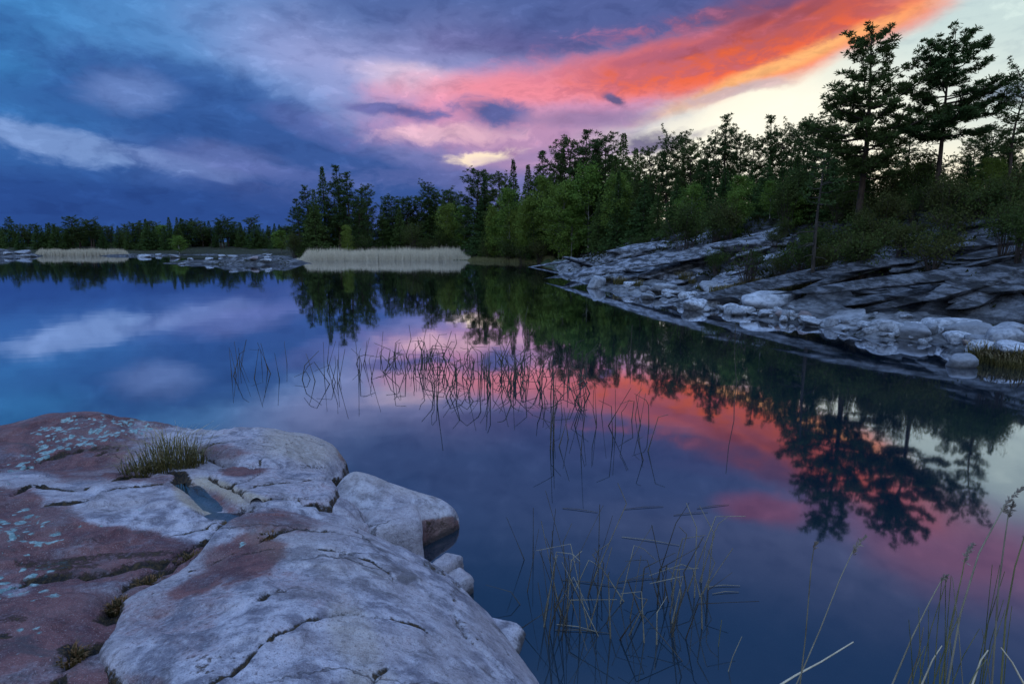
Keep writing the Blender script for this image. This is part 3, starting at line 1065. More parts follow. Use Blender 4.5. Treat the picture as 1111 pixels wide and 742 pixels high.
def make_pine(seed, H=10.0, base=.40, rad=1.9, shape='cone', clump=.34, per=24, lean=.25, density=1.0, bare=0):
    """a Scots pine: bare lower trunk, irregular whorls, needles in separate tufts"""
    r = np.random.default_rng(seed)
    T = Tubes()
    k = 9
    ph = r.uniform(0, 6.28, 2)
    tr = [Vector((lean * math.sin(ph[0] + i * .55) * (i / k), lean * math.cos(ph[1] + i * .5) * (i / k), H * .985 * i / k)) for i in range(k + 1)]
    R0 = .0125 * H + .035
    T.add(tr, [R0 * (1.25 if i == 0 else 1) * (1 - .88 * i / k) for i in range(k + 1)], 7)

    def trunk(t):
        f = t * k
        i = min(int(f), k - 1)
        return tr[i].lerp(tr[i + 1], f - i)
    cents, outs, szs = [], [], []
    t = base
    while t < .985:
        s = (t - base) / (1 - base)
        if shape == 'cone':
            pr = (1 - s) ** .80 * (.40 + .60 * min(1, s * 4)) + .08
        elif shape == 'round':
            pr = math.sqrt(max(0, 1 - (s * 1.12 - .36) ** 2 / .60)) * .92 + .06
        else:
            pr = (.35 + .65 * s) * (1 if s < .72 else math.sqrt(max(.03, 1 - ((s - .72) / .30) ** 2)))
        nl = int(r.integers(3, 6))
        a0 = r.uniform(0, 6.28)
        for j in range(nl):
            if r.random() < .12:
                continue
            an = a0 + 6.283 * j / nl + r.uniform(-.4, .4)
            L = rad * pr * r.uniform(.55, 1.18)
            rise = (.24 + .60 * s) * L * r.uniform(.5, 1.3) - .10 * L * (1 - s)
            p0 = trunk(min(.985, max(.1, t + r.uniform(-.03, .03))))
            dx, dy = math.cos(an), math.sin(an)
            pts = [p0]
            for q in (.35, .7, 1.0):
                w = r.normal(0, .05, 3) * L
                pts.append(p0 + Vector((dx * L * q + w[0], dy * L * q + w[1], rise * q ** 1.4 - .07 * L * math.sin(q * 3.1) + w[2])))
            rr = max(.012, .028 * L)
            T.add(pts, [rr, rr * .75, rr * .5, rr * .22], 4)
            m = max(2, int(L * 4.6 * density))
            for c_ in range(m):
                q = .30 + .70 * (c_ + r.uniform(.2, 1)) / m
                f = min(q, 1) * 3
                i = min(int(f), 2)
                p = pts[i].lerp(pts[i + 1], f - i)
                sd = r.uniform(-1, 1) * L * .40 * (1.2 - q * .7)
                cents.append((p.x - dy * sd, p.y + dx * sd, p.z + r.uniform(-.02, .16)))
                outs.append((dx, dy, .55))
                szs.append(clump * r.uniform(.7, 1.3) * (1.1 - .35 * s))
        t += r.uniform(.028, .045) * 10 / H * (1.0 if shape != 'flat' else 1.1)
    top = trunk(1.0)
    for q in range(3):
        cents.append((top.x, top.y, top.z - q * .22))
        outs.append((0, 0, 1))
        szs.append(clump * .8)
    for q in range(bare):                          # dead snags on the lower trunk
        tq = r.uniform(.15, base)
        an = r.uniform(0, 6.28)
        L = r.uniform(.5, 1.3)
        p0 = trunk(tq)
        T.add([p0, p0 + Vector((math.cos(an) * L * .6, math.sin(an) * L * .6, -.02 * L)), p0 + Vector((math.cos(an) * L, math.sin(an) * L, -.16 * L))], [.03, .018, .006], 4)
    cents, outs, szs = np.array(cents), np.array(outs), np.array(szs)
    n = len(cents)
    d = unit(r, n * per)
    d[:, 2] = d[:, 2] * .8 + .22
    C = np.repeat(cents, per, 0)
    S = np.repeat(szs, per)
    d = d + np.repeat(outs, per, 0) * .35
    V, Fq = sprays(C + unit(r, n * per) * (S * r.uniform(0, .75, n * per))[:, None] * np.array([1, 1, .62]), d, S * .78, .050 if per > 30 else .066, r)
    return mesh_arrays('crown', V, Fq, False), T.mesh('trunk'), (m_pine, m_bark_pine)


def make_spruce(seed, H=10.0, base=.06, rad=1.7, per=5.5):
    r = np.random.default_rng(seed)
    T = Tubes()
    T.add([(0, 0, 0), (.03, .02, H * .5), (0, 0, H)], [.012 * H + .03, .008 * H, .01], 6)
    Cn, Dn, Ln = [], [], []
    t = base
    while t < .995:
        s = (t - base) / (1 - base)
        pr = (1 - s) ** 1.12 + .002
        nl = int(r.integers(5, 8))
        a0 = r.uniform(0, 6.28)
        for j in range(nl):
            an = a0 + 6.283 * j / nl + r.uniform(-.35, .35)
            L = rad * pr * r.uniform(.45, 1.22) + .06
            dx, dy = math.cos(an), math.sin(an)
            z0 = min(t + r.uniform(-.018, .018), .985) * H
            drp = -.22 - .25 * (1 - s)
            if L > .6:
                T.add([(0, 0, z0), (dx * L * .5, dy * L * .5, z0 + drp * L * .5), (dx * L * .95, dy * L * .95, z0 + drp * L * .75)], [.02, .013, .005], 3)
            m = max(8, int(L * per * 4.2))
            q = r.uniform(.12, 1.0, m)
            side = r.uniform(-1, 1, m) * (.34 * L * (1.08 - q) + .05)
            x = dx * L * q - dy * side
            y = dy * L * q + dx * side
            z = z0 + drp * L * q + .16 * L * q ** 3 + r.uniform(-.26, .10, m)
            Cn.append(np.stack([x, y, z], 1))
            sg = np.sign(side)
            Ln.append(np.full(m, .11 + .24 * min(1, L / (rad * .55))))
            Dn.append(np.stack([dx * .8 - dy * sg * .6 + r.normal(0, .3, m), dy * .8 + dx * sg * .6 + r.normal(0, .3, m), -.35 + r.normal(0, .3, m)], 1))
        t += r.uniform(.020, .030) * 10 / H * (1 - .30 * s)
    C, D = np.concatenate(Cn), np.concatenate(Dn)
    V, Fq = sprays(C, D, np.concatenate(Ln), .12, r)
    return mesh_arrays('crown', V, Fq, False), T.mesh('trunk'), (m_spruce, m_bark_dark)


def make_birch(seed, H=8.0, base=.18, rad=1.5, leaves=7600, mats=None):
    r = np.random.default_rng(seed)
    T = Tubes()
    lean = r.uniform(-.35, .35, 2)
    k = 6
    tr = [Vector((lean[0] * (i / k) ** 2, lean[1] * (i / k) ** 2, H * .97 * i / k)) for i in range(k + 1)]
    T.add(tr, [(.0085 * H + .02) * (1 - .9 * i / k) for i in range(k + 1)], 6)
    tips = []
    t = base
    while t < .97:
        s = (t - base) / (1 - base)
        pr = math.sin(math.pi * min(1, .14 + .83 * s ** .8)) ** .8
        an = r.uniform(0, 6.28)
        L = rad * pr * r.uniform(.6, 1.15) + .1
        f = t * k
        i = min(int(f), k - 1)
        p0 = tr[i].lerp(tr[i + 1], f - i)
        up = r.uniform(.45, 1.0) * L
        p1 = p0 + Vector((math.cos(an) * L * .55, math.sin(an) * L * .55, up * .7))
        p2 = p0 + Vector((math.cos(an) * L, math.sin(an) * L, up * .85))
        T.add([p0, p1, p2], [.02, .012, .004], 4)
        for q in (.35, .6, .8, 1.0):
            tips.append(tuple(p0.lerp(p1, q / .55) if q < .55 else p1.lerp(p2, (q - .55) / .45)))
        t += r.uniform(.008, .018)
    tips = np.array(tips)
    ci = r.integers(0, len(tips), leaves)
    sg = r.uniform(.12, .30, len(tips))
    C = tips[ci] + r.normal(0, 1, (leaves, 3)) * sg[ci][:, None]
    D = unit(r, leaves) + np.array([0, 0, -.4])
    V, Fq = sprays(C, D, .17, .11, r)
    return mesh_arrays('crown', V, Fq, False), T.mesh('trunk'), mats or (m_birch, m_bark_birch)


def make_bush(seed, H=1.5, rad=1.0, leaves=1500, stems=26, leaf=.10):
    r = np.random.default_rng(seed)
    T = Tubes()
    tips = []
    for s in range(stems):
        an = r.uniform(0, 6.28)
        L = H * r.uniform(.6, 1.05)
        o = r.uniform(.1, 1) * rad
        p0 = Vector((math.cos(an) * .1, math.sin(an) * .1, -.06))
        p1 = Vector((math.cos(an) * o * .45, math.sin(an) * o * .45, L * .55))
        p2 = Vector((math.cos(an) * o + r.normal(0, .08), math.sin(an) * o + r.normal(0, .08), L))
        T.add([p0, p1, p2], [.016, .010, .003], 3)
        for q in range(3):
            b0 = p0.lerp(p1, 1) .lerp(p2, r.uniform(0, .8))
            b1 = b0 + Vector(tuple(r.normal(0, .16, 3))) + Vector((0, 0, .18))
            T.add([b0, b1], [.006, .002], 3)
            tips.append(tuple(b1))
        tips.append(tuple(p2))
        tips.append(tuple(p1.lerp(p2, .6)))
    tips = np.array(tips)
    if leaves:
        ci = r.integers(0, len(tips), leaves)
        C = tips[ci] + r.normal(0, .13, (leaves, 3))
        C[:, 2] = np.maximum(C[:, 2], .03)
        V, Fq = sprays(C, unit(r, leaves), leaf, leaf * .6, r)
        cm = mesh_arrays('foliage', V, Fq, False)
    else:
        cm = None
    return cm, T.mesh('stem'), (m_bush, m_twig)


PINES = [make_pine(101, base=.30, rad=2.0, shape='cone'), make_pine(102, base=.34, rad=2.1, shape='round', lean=.35),
         make_pine(103, base=.24, rad=1.9, shape='cone', lean=.15), make_pine(104, base=.42, rad=2.1, shape='flat', lean=.4),
         make_pine(105, base=.16, rad=2.0, shape='round', lean=.2)]
SPRUCES = [make_spruce(201, rad=1.9), make_spruce(202, rad=2.3, base=.10), make_spruce(203, rad=1.65, base=.03)]
BIRCHES = [make_birch(301), make_birch(302, rad=1.8), make_birch(303, rad=1.3, base=.10), make_birch(304, rad=1.9, base=.08)]
HERO_A = make_pine(111, H=10.5, base=.34, rad=2.9, shape='cone', clump=.27, per=46, lean=.18, density=1.3, bare=5)
HERO_B = make_pine(123, H=9.0, base=.46, rad=2.25, shape='round', clump=.28, per=46, lean=.12, density=2.1, bare=3)
THIN = make_pine(131, H=6.0, base=.66, rad=.8, shape='round', clump=.2, per=10, lean=.12, bare=13)
for pr in PINES + SPRUCES + BIRCHES + [HERO_A, HERO_B, THIN]:
    pr[0].materials.append(pr[2][0])
    pr[1].materials.append(pr[2][1])
THIN[1].materials[0] = m_bark_dark
PROTO_H = {id(p): h for ps, h in ((PINES, 10), (SPRUCES, 10), (BIRCHES, 8), ([HERO_A], 10.5), ([HERO_B], 9), ([THIN], 6)) for p in ps}


def plant_tree(proto, name, loc, height, rz, wide=1.0, label=None, group=None):
    s = height / PROTO_H[id(proto)]
    o = empty(name, loc, rz, (s * wide, s * wide, s))
    tag(o, label, 'tree', group)
    for nm, me in (('trunk', proto[1]), ('crown', proto[0])):
        c = bpy.data.objects.new(nm, me)
        col.objects.link(c)
        c.parent = o
    return o


def tree_px(proto, name, px, top, Y, wide=1.0, label=None, group=None, rz=None, base_px=None):
    """a tree at real distance Y whose top stands at a photo pixel"""
    for _ in range(40):                            # step back until the trunk stands on dry land
        p = at_y(px, top, Y)
        if float(land_sd(np.array([p.x]), np.array([p.y]))[0]) > 1.2:
            break
        Y += .8
    z = max(gz(p.x, p.y), .05) - .15
    return plant_tree(proto, name, (p.x, p.y, z), max(p.z - z, 1.0), rnd.uniform(0, 6.28) if rz is None else rz, wide, label, group)


ORD = ['first', 'second', 'third', 'fourth', 'fifth', 'sixth', 'seventh', 'eighth', 'ninth', 'tenth', 'eleventh', 'twelfth', 'thirteenth', 'fourteenth',
       'fifteenth', 'sixteenth', 'seventeenth', 'eighteenth', 'nineteenth', 'twentieth']

# --- the two hero pines on the right and the ones beside them
tree_px(HERO_A, 'pine_tree', 951, 27, 25.5, 1.15, 'tallest pine of all, tapering crown of dark needle tufts against the pale sky', rz=.6)
tree_px(HERO_B, 'pine_tree', 1034, 49, 24.5, 1.12, 'tall pine with broad rounded crown on a bare trunk, just right of the tallest pine', rz=2.1)
tree_px(PINES[3], 'pine_tree', 1112, 82, 23, 1.0, 'pine whose crown is cut off by the right edge of the view', rz=1.0)
tree_px(THIN, 'pine_tree', 893, 168, 21.5, 1.0, 'thin half dead pine with bare snags along its stem at the rocky shore', rz=.4)

kinds = {'p': (PINES, 'pine_tree', 'pine'), 's': (SPRUCES, 'spruce_tree', 'spruce'), 'b': (BIRCHES, 'birch_tree', 'birch')}
count = {}


def row(items, where, group, shade):
    """items: (kind, proto, px, top px, distance, width); ordinal counted left to right among that kind"""
    items = sorted(items, key=lambda q: q[2])
    seen = {}
    for k, i, px, top, Y, wd in items:
        ps, nm, word = kinds[k]
        seen[k] = seen.get(k, 0) + 1
        tot = sum(1 for q in items if q[0] == k)
        if tot > 1:
            lb = f"{shade[k]} {word}, {ORD[seen[k] - 1]} {word} from the left {where}"
        else:
            lb = f"{shade[k]} {word}, the only {word} {where}"
        tree_px(ps[i % len(ps)], nm, px, top, Y, wd, lb, group)


# headland behind the pale reed bed
row([('p', 0, 333, 202, 92, 1.2), ('s', 0, 349, 180, 94, 1.2), ('p', 2, 365, 180, 93, 1.15), ('p', 0, 377, 188, 92, 1.2), ('p', 4, 397, 201, 95, .9), ('p', 2, 322, 216, 96, 1.3),
     ('s', 1, 340, 205, 90, 1.2), ('p', 4, 388, 214, 90, 1.1)],
    'on the headland behind the reeds', 'tall conifers on the headland behind the reed bed', {'p': 'tall dark pine', 's': 'tall pointed spruce'})
# low wood behind the reeds
row([('p', 1, 426, 213, 98, 1.3), ('p', 4, 441, 214, 99, 1.4), ('p', 1, 456, 213, 100, 1.3), ('p', 3, 465, 203, 97, 1.1), ('p', 1, 484, 206, 96, 1.3), ('b', 1, 484, 222, 90, 1.2), ('p', 1, 474, 212, 99, 1.4),
     ('b', 0, 503, 222, 88, 1.2), ('s', 1, 414, 222, 96, 1.3), ('s', 1, 497, 213, 95, 1.3), ('b', 2, 376, 244, 86, 1.2), ('s', 0, 433, 224, 94, 1.4)],
    'in the low wood behind the reeds', 'trees of the low wood behind the reed bed', {'p': 'round topped pine', 'b': 'pale green birch', 's': 'short dark spruce'})
# the tall mixed wood in the middle
row([('p', 4, 517, 184, 86, 1.25), ('s', 1, 526, 192, 84, 1.3), ('p', 4, 541, 188, 82, 1.1), ('s', 2, 557, 172, 80, 1.1), ('b', 3, 553, 204, 72, 1.0), ('s', 0, 573, 178, 78, 1.2), ('p', 2, 590, 164, 78, 1.15),
     ('p', 0, 602, 170, 75, 1.1), ('s', 0, 611, 160, 74, 1.15), ('p', 1, 623, 152, 72, 1.2), ('p', 2, 637, 141, 70, 1.15), ('s', 2, 647, 150, 68, 1.2), ('p', 4, 659, 146, 67, 1.1), ('s', 1, 677, 144, 65, 1.3),
     ('b', 1, 640, 178, 66, 1.1), ('b', 0, 590, 190, 72, 1.0), ('s', 0, 690, 160, 62, 1.3), ('b', 2, 572, 212, 71, 1.0), ('b', 3, 612, 198, 67, 1.1), ('s', 1, 668, 168, 64, 1.3), ('b', 1, 672, 190, 60, 1.1),
     ('b', 2, 536, 222, 76, 1.0)],
    'in the wood beyond the green bank', 'trees of the tall mixed wood beyond the green bank', {'p': 'tall pine', 's': 'tall green spruce', 'b': 'fresh green birch'})
# along the skyline to the tall pines
row([('p', 1, 706, 160, 56, 1.1), ('p', 0, 718, 166, 54, 1.0), ('p', 3, 727, 150, 53, .9), ('p', 1, 740, 148, 52, 1.0), ('p', 4, 752, 158, 50, 1.1), ('p', 2, 764, 160, 48, 1.0), ('p', 1, 777, 148, 47, 1.0),
     ('p', 0, 790, 126, 46, 1.15), ('p', 3, 804, 146, 45, .9), ('p', 4, 817, 150, 43, .9), ('p', 2, 838, 126, 42, 1.1), ('p', 1, 850, 140, 41, .8), ('p', 3, 862, 142, 40, .8), ('p', 1, 873, 132, 38, .8),
     ('p', 4, 886, 128, 33, 1.2), ('p', 2, 905, 120, 31, 1.2), ('p', 1, 1083, 136, 27, 1.1), ('p', 4, 1062, 148, 29, 1.2), ('p', 0, 988, 138, 30, 1.3), ('p', 4, 1098, 150, 25, 1.2)],
    'along the skyline on the right hill', 'pines along the skyline of the rocky hill', {'p': 'dark pine'})
# the darker, lower trees under them
row([('s', 1, 700, 190, 52, 1.3), ('s', 0, 715, 198, 50, 1.3), ('s', 1, 735, 190, 47, 1.4), ('b', 3, 752, 200, 42, 1.3), ('s', 0, 770, 186, 43, 1.4), ('s', 1, 788, 180, 41, 1.5), ('b', 0, 806, 190, 36, 1.3),
     ('s', 2, 815, 176, 39, 1.5), ('s', 1, 834, 170, 37, 1.4), ('b', 2, 800, 205, 35, 1.3), ('s', 0, 850, 176, 35, 1.5), ('s', 1, 866, 168, 33, 1.5), ('s', 1, 884, 176, 30, 1.5),
     ('s', 0, 906, 172, 29, 1.5), ('s', 1, 926, 176, 28, 1.5), ('s', 2, 946, 170, 28.5, 1.7), ('s', 1, 966, 168, 28, 1.5), ('s', 0, 985, 172, 28, 1.5), ('b', 3, 1003, 178, 29, 1.2),
     ('s', 1, 1052, 166, 26, 1.5), ('b', 1, 1080, 172, 24, 1.3), ('s', 0, 1072, 156, 26, 1.5), ('s', 1, 1100, 165, 25, 1.6), ('b', 0, 838, 196, 33, 1.3), ('s', 0, 1122, 150, 24, 1.5), ('b', 3, 862, 200, 30, 1.3)],
    'under the pines of the right hill', 'lower trees under the pines of the rocky hill', {'s': 'dark bushy spruce', 'b': 'dull green birch'})

for k in range(26):
    px = rnd.uniform(318, 525)
    top = 222 + rnd.uniform(-3, 14) - (10 if px > 480 else 0)
    tree_px(rnd.choice(SPRUCES), 'spruce_tree', px, top, rnd.uniform(97, 108), rnd.uniform(1.6, 2.2), 'dark spruce in the back rows of the low wood behind the reed bed', 'back rows of the low wood')
for k in range(22):
    px = rnd.uniform(520, 715)
    Y = 79 - (px - 520) * .12 + rnd.uniform(-3, 4)
    top = np.interp(px, [520, 600, 720], [225, 200, 190]) + rnd.uniform(-14, 26)
    ps, nm = (BIRCHES, 'birch_tree') if rnd.random() < .4 else (SPRUCES, 'spruce_tree')
    tree_px(rnd.choice(ps), nm, px, top, Y, rnd.uniform(.9, 1.25), 'green tree filling the lower storey of the wood beyond the green bank', 'lower storey of the middle wood')
# deeper filling behind: nothing in the photo tells these apart
for k in range(46):
    px = rnd.uniform(520, 1120)
    prm = (px - 520) / 600
    Y = 100 - 62 * prm + rnd.uniform(2, 12)
    top = (205 if px < 620 else 172 if px < 730 else 178 if px < 880 else 170) + rnd.uniform(-6, 22)
    q = rnd.random()
    ps = SPRUCES if q < .7 else PINES
    tree_px(rnd.choice(ps), 'spruce_tree' if ps is SPRUCES else 'pine_tree', px, top, Y, rnd.uniform(1.2, 1.6),
            'dark conifer deep in the wood, only partly showing behind the front trees', 'dark conifers deep in the wood')
# distant treeline across the lake
for k in range(104):
    px = -25 + 345 * (k + rnd.uniform(0, 1)) / 104
    Y = rnd.uniform(122, 140)
    top = 241 + rnd.uniform(-2, 9) - (4 if 140 < px < 215 else 0) - (6 if rnd.random() < .1 else 0) + (2 if px < 50 else 0)
    q = rnd.random()
    ps, nm = (PINES, 'pine_tree') if q < .5 else (SPRUCES, 'spruce_tree') if q < .97 else (BIRCHES, 'birch_tree')
    tree_px(rnd.choice(ps), nm, px, top, Y, rnd.uniform(1.4, 2.1), 'small dark tree in the distant treeline across the lake, left of the headland', 'distant treeline across the lake')
for px, top, Y in ((193, 256, 112), (304, 250, 108)):
    tree_px(BIRCHES[px % 4], 'birch_tree', px, top, Y, 1.9, 'low light green birch at the foot of the distant treeline', 'light birches before the distant treeline')

# ------------------------------------------------------------------ bushes
BUSH = [make_bush(401, 1.6, 1.0, 1500), make_bush(402, 1.2, 1.1, 1200), make_bush(403, 2.1, .9, 2200, leaf=.09), make_bush(404, 1.5, 1.0, 260, 34)]
for b in BUSH:
    b[0].materials.append(b[2][0])
    b[1].materials.append(b[2][1])


def bush(i, px, py, size, label, group=None, loc=None):
    p = loc or ground_hit(px, py)
    o = empty('bush', (p.x, p.y, p.z - .08), rnd.uniform(0, 6.28), size)
    tag(o, label, 'bush', group)
    for nm, me in (('stem', BUSH[i][1]), ('foliage', BUSH[i][0])):
        c = bpy.data.objects.new(nm, me)
        col.objects.link(c)
        c.parent = o


bush(3, 812, 312, 1.15, 'nearly bare round shrub with many thin twigs standing behind the shore stones')
bush(2, 742, 288, 1.5, 'tall light green shrub in the middle of the sloping rock shelf')
bush(0, 926, 306, 1.0, 'dull olive shrub at the foot of the tallest pine')
bush(1, 870, 300, 1.0, 'low dark shrub between the bare shrub and the thin half dead pine')
bush(1, 690, 272, .9, 'small dark shrub on the far end of the rock shelf')
bush(0, 790, 262, 1.2, 'green shrub high on the slope behind the bare round shrub')
bush(2, 775, 270, .9, 'slim green shrub next to the tall light green shrub')
bush(1, 1010, 300, .9, 'dark low shrub on the slope below the round crowned pine')
bush(1, 1030, 262, .9, 'olive shrub half way up the dark rock slope')
bush(0, 985, 290, .9, 'brownish shrub on the slope just right of the tallest pine')
bush(1, 655, 300, .55, 'little yellow green shrub among the stones at the tip of the shore')
for k in range(26):
    px = rnd.uniform(700, 1115)
    py = 246 + rnd.uniform(-18, 18) + (px - 700) * -.02
    bush(rnd.randrange(3), px, py, rnd.uniform(.6, 1.2), 'dark undergrowth shrub at the edge of the wood on the rocky hill', 'undergrowth shrubs along the edge of the wood')
for k in range(26):
    px = rnd.uniform(515, 700)
    p = at_y(px, 280, 0 + 76 - (px - 515) * .09 + rnd.uniform(-1, 3))
    p.z = max(gz(p.x, p.y), 0)
    bush(rnd.randrange(3), 0, 0, rnd.uniform(1.1, 1.9), 'green shrub under the mixed wood beyond the green bank', 'shrubs under the mixed wood', p)
for k in range(14):
    px = rnd.uniform(318, 512)
    p = at_y(px, 270, rnd.uniform(88, 92))
    p.z = max(gz(p.x, p.y), 0)
    bush(rnd.randrange(3), 0, 0, rnd.uniform(1.4, 2.2), 'dark shrub right behind the pale reed bed', 'shrubs behind the reed bed', p)

# ------------------------------------------------------------------ shore stones
ROCKS = []
for k in range(8):
    rr = np.random.default_rng(500 + k)
    pls = [(*rr.normal(size=3), rr.uniform(.75, 1.0)) for _ in range(16)] + [(0, 0, 1, .72), (0, 0, -1, .7)]
    ROCKS.append(facet_rock('boulder', pls, 4, 8.5, .08, 2.4, 40 + k, .02 if k % 4 else .35))
m_shore, N, out = new_mat('shore_stone')
P = N.n('ShaderNodeTexCoord').outputs['Object']
oi = N.n('ShaderNodeObjectInfo')
n = N.noise(N.vec('ADD', P, N.vec('SCALE', oi.outputs['Location'], scale=.7)), 3.0, 6, .65)
c = N.mix(N.step(n, .34, .64), (0.17, 0.185, 0.21), (0.54, 0.57, 0.62))
c = N.mix(N.step(oi.outputs['Random'], .15, .9, 0, .8), c, (0.17, 0.18, 0.20))
c = N.mix(N.step(oi.outputs['Random'], .93, .95, 0, .6), c, N.mix(n, (0.22, 0.15, 0.14), (0.38, 0.29, 0.28)))
sp = N.n('ShaderNodeSeparateXYZ')
N.put(sp.inputs[0], N.n('ShaderNodeNewGeometry').outputs['Position'])
c = N.mix(N.step(sp.outputs[2], .10, -.02, 0, .8), c, (0.05, 0.05, 0.05))   # wet foot at the waterline
principled(N, out, c, .75, bump(N, n, .6, .06), .35)
for me in ROCKS:
    me.materials.append(m_shore)


def stone(px, py, wpx, hpx, label, group=None, name='boulder', flat=False):
    p = ground_hit(px, py + hpx * .45)
    dist = math.hypot(p.x, p.y)
    w = wpx * dist / F_PX / 1.75
    h = max(hpx * dist / F_PX / 1.5, w * .3) if not flat else max(hpx * dist / F_PX / 3.2, .08)
    o = rock_at(ROCKS[rnd.randrange(8)], name, (p.x, p.y + w * .3, p.z + h * (.38 if not flat else .12)), (rnd.uniform(-.12, .12), rnd.uniform(-.12, .12), rnd.uniform(0, 6.28) if not flat else rnd.uniform(.2, .8)),
                (w * 1.08, w * (.9 if not flat else 1.5), h * 1.2))
    if flat:                                        # lie on the slope
        e = .6
        nrm = Vector((gz(p.x - e, p.y) - gz(p.x + e, p.y), gz(p.x, p.y - e) - gz(p.x, p.y + e), 2 * e * 1.15)).normalized()
        o.rotation_euler = (nrm.to_track_quat('Z', 'Y').to_matrix() @ Matrix.Rotation(rnd.uniform(.2, .8), 3, 'Z')).to_euler()
        o.location.z = gz(o.location.x, o.location.y) + h * .1
    tag(o, label, 'boulder' if name == 'boulder' else 'rock', group)
    return o


big = [(831, 325, 50, 19, 'largest pale boulder on the shore below the bare round shrub'),
       (756, 331, 20, 14, 'rounded whitish boulder at the water left of the largest pale boulder'),
       (784, 325, 28, 12, 'oval grey boulder touching the largest pale boulder'),
       (769, 310, 20, 9, 'bluish boulder lying behind the whitish one in the grass'),
       (722, 313, 26, 8, 'long low grey boulder near the tip of the stony shore'),
       (649, 305, 18, 14, 'upright pale stone where the smooth rock shelf meets the stones'),
       (974, 358, 17, 11, 'pale tilted stone standing left of a row of round stones at the water'),
       (993, 361, 28, 14, 'grey rounded boulder beside the pale tilted stone'),
       (1029, 356, 34, 17, 'big smooth round boulder at the right hand waterside'),
       (1058, 360, 28, 16, 'whitish humped boulder among the cluster on the right'),
       (1043, 368, 18, 12, 'pale squat stone in front of the whitish humped boulder'),
       (1068, 372, 22, 10, 'dark rounded stone in front of the whitish humped boulder'),
       (1092, 368, 28, 17, 'bright white boulder nearest the right edge of the view'),
       (1072, 381, 30, 13, 'pale egg shaped stone at the water below the bright white boulder'),
       (1102, 380, 28, 11, 'grey flat topped stone below the bright white boulder'),
       (1047, 393, 22, 13, 'wet dark stone standing alone in the shallow water'),
       (1100, 358, 24, 10, 'blue grey block behind the bright white boulder'),
       (961, 356, 20, 10, 'small dark stone left of the pale tilted stone'),
       (1011, 359, 12, 10, 'tiny pale stone wedged between two round boulders')]
for a in big:
    stone(*a)
flats = [(727, 329, 34, 7, 'flat grey slab awash at the waterline'), (692, 325, 34, 5, 'thin pinkish slab lying flush with the water'),
         (920, 346, 34, 7, 'flat slab in the water right of the largest pale boulder')]
for a in flats:
    stone(*a, name='rock_slab', flat=True)
for k in range(215):
    if k < 145:
        px = rnd.triangular(668, 880, 800)
        py = np.interp(px, [640, 700, 760, 850, 960], [303, 322, 334, 346, 364]) - rnd.uniform(-1, 15) * np.interp(px, [640, 760, 960], [.6, 1, .9])
    elif k < 170:
        px = rnd.uniform(860, 960)
        py = np.interp(px, [850, 960], [346, 362]) - rnd.uniform(-2, 6)
    else:
        px = rnd.uniform(950, 1115)
        py = np.interp(px, [940, 1000, 1115], [358, 370, 396]) - rnd.uniform(-2, 22)
    w = rnd.choice([4, 5, 5, 6, 7, 8, 9, 11, 14])
    stone(px, py, w, w * rnd.uniform(.4, .8), 'small grey stone scattered along the rocky right shore', 'small stones along the right shore')
for k in range(18):
    px = rnd.choice([rnd.uniform(185, 312), rnd.uniform(185, 312), rnd.uniform(0, 55), rnd.uniform(150, 190)])
    py = rnd.uniform(276, 287) if px > 185 else rnd.uniform(272, 278)
    w = rnd.uniform(4, 9)
    stone(px, py, w, w * .38, 'pale stone on the low rocky islets far out on the left', 'stones on the far islets')
for px, py, sz, lb in ((940, 272, 1.0, 'dark bushy shrub hiding the foot of the tallest pine'), (958, 266, .9, 'green shrub right beside the foot of the tallest pine'),
                       (1022, 250, .9, 'dark shrub round the foot of the round crowned pine'), (905, 284, .8, 'low shrub between the thin half dead pine and the tallest pine')):
    bush(rnd.randrange(3), px, py, sz, lb)

# craggy bedrock breaking through the slope
CRAGS = []
for k in range(6):
    rr = np.random.default_rng(700 + k)
    pls = [(*(rr.normal(size=3) * np.array([1, 1, .6])), rr.uniform(.7, 1.0)) for _ in range(11)] + [(.1, -.1, 1, .55), (0, 0, -1, .7)]
    CRAGS.append(facet_rock('crag', pls, 4, 22, .09, 2.8, 80 + k, .05))
def bedrock_mat(name, dark, light):
    m_crag, N, out = new_mat(name)
    P = N.n('ShaderNodeNewGeometry').outputs['Position']
    n = N.noise(N.mapping(P, scale=(.7, .4, 1.8), rot=(0, R(10), R(28))), 3.2, 8, .66, .4)
    n2_ = N.noise(P, 11, 5, .65)
    c = N.mix(N.step(n, .40, .62), dark, light)
    c = N.mix(N.step(n2_, .5, .66, 0, .6), c, (0.05, 0.055, 0.05))
    principled(N, out, c, .85, bump(N, N.math('ADD', n, N.math('MULTIPLY', n2_, .5)), .9, .12), .3)
    return m_crag


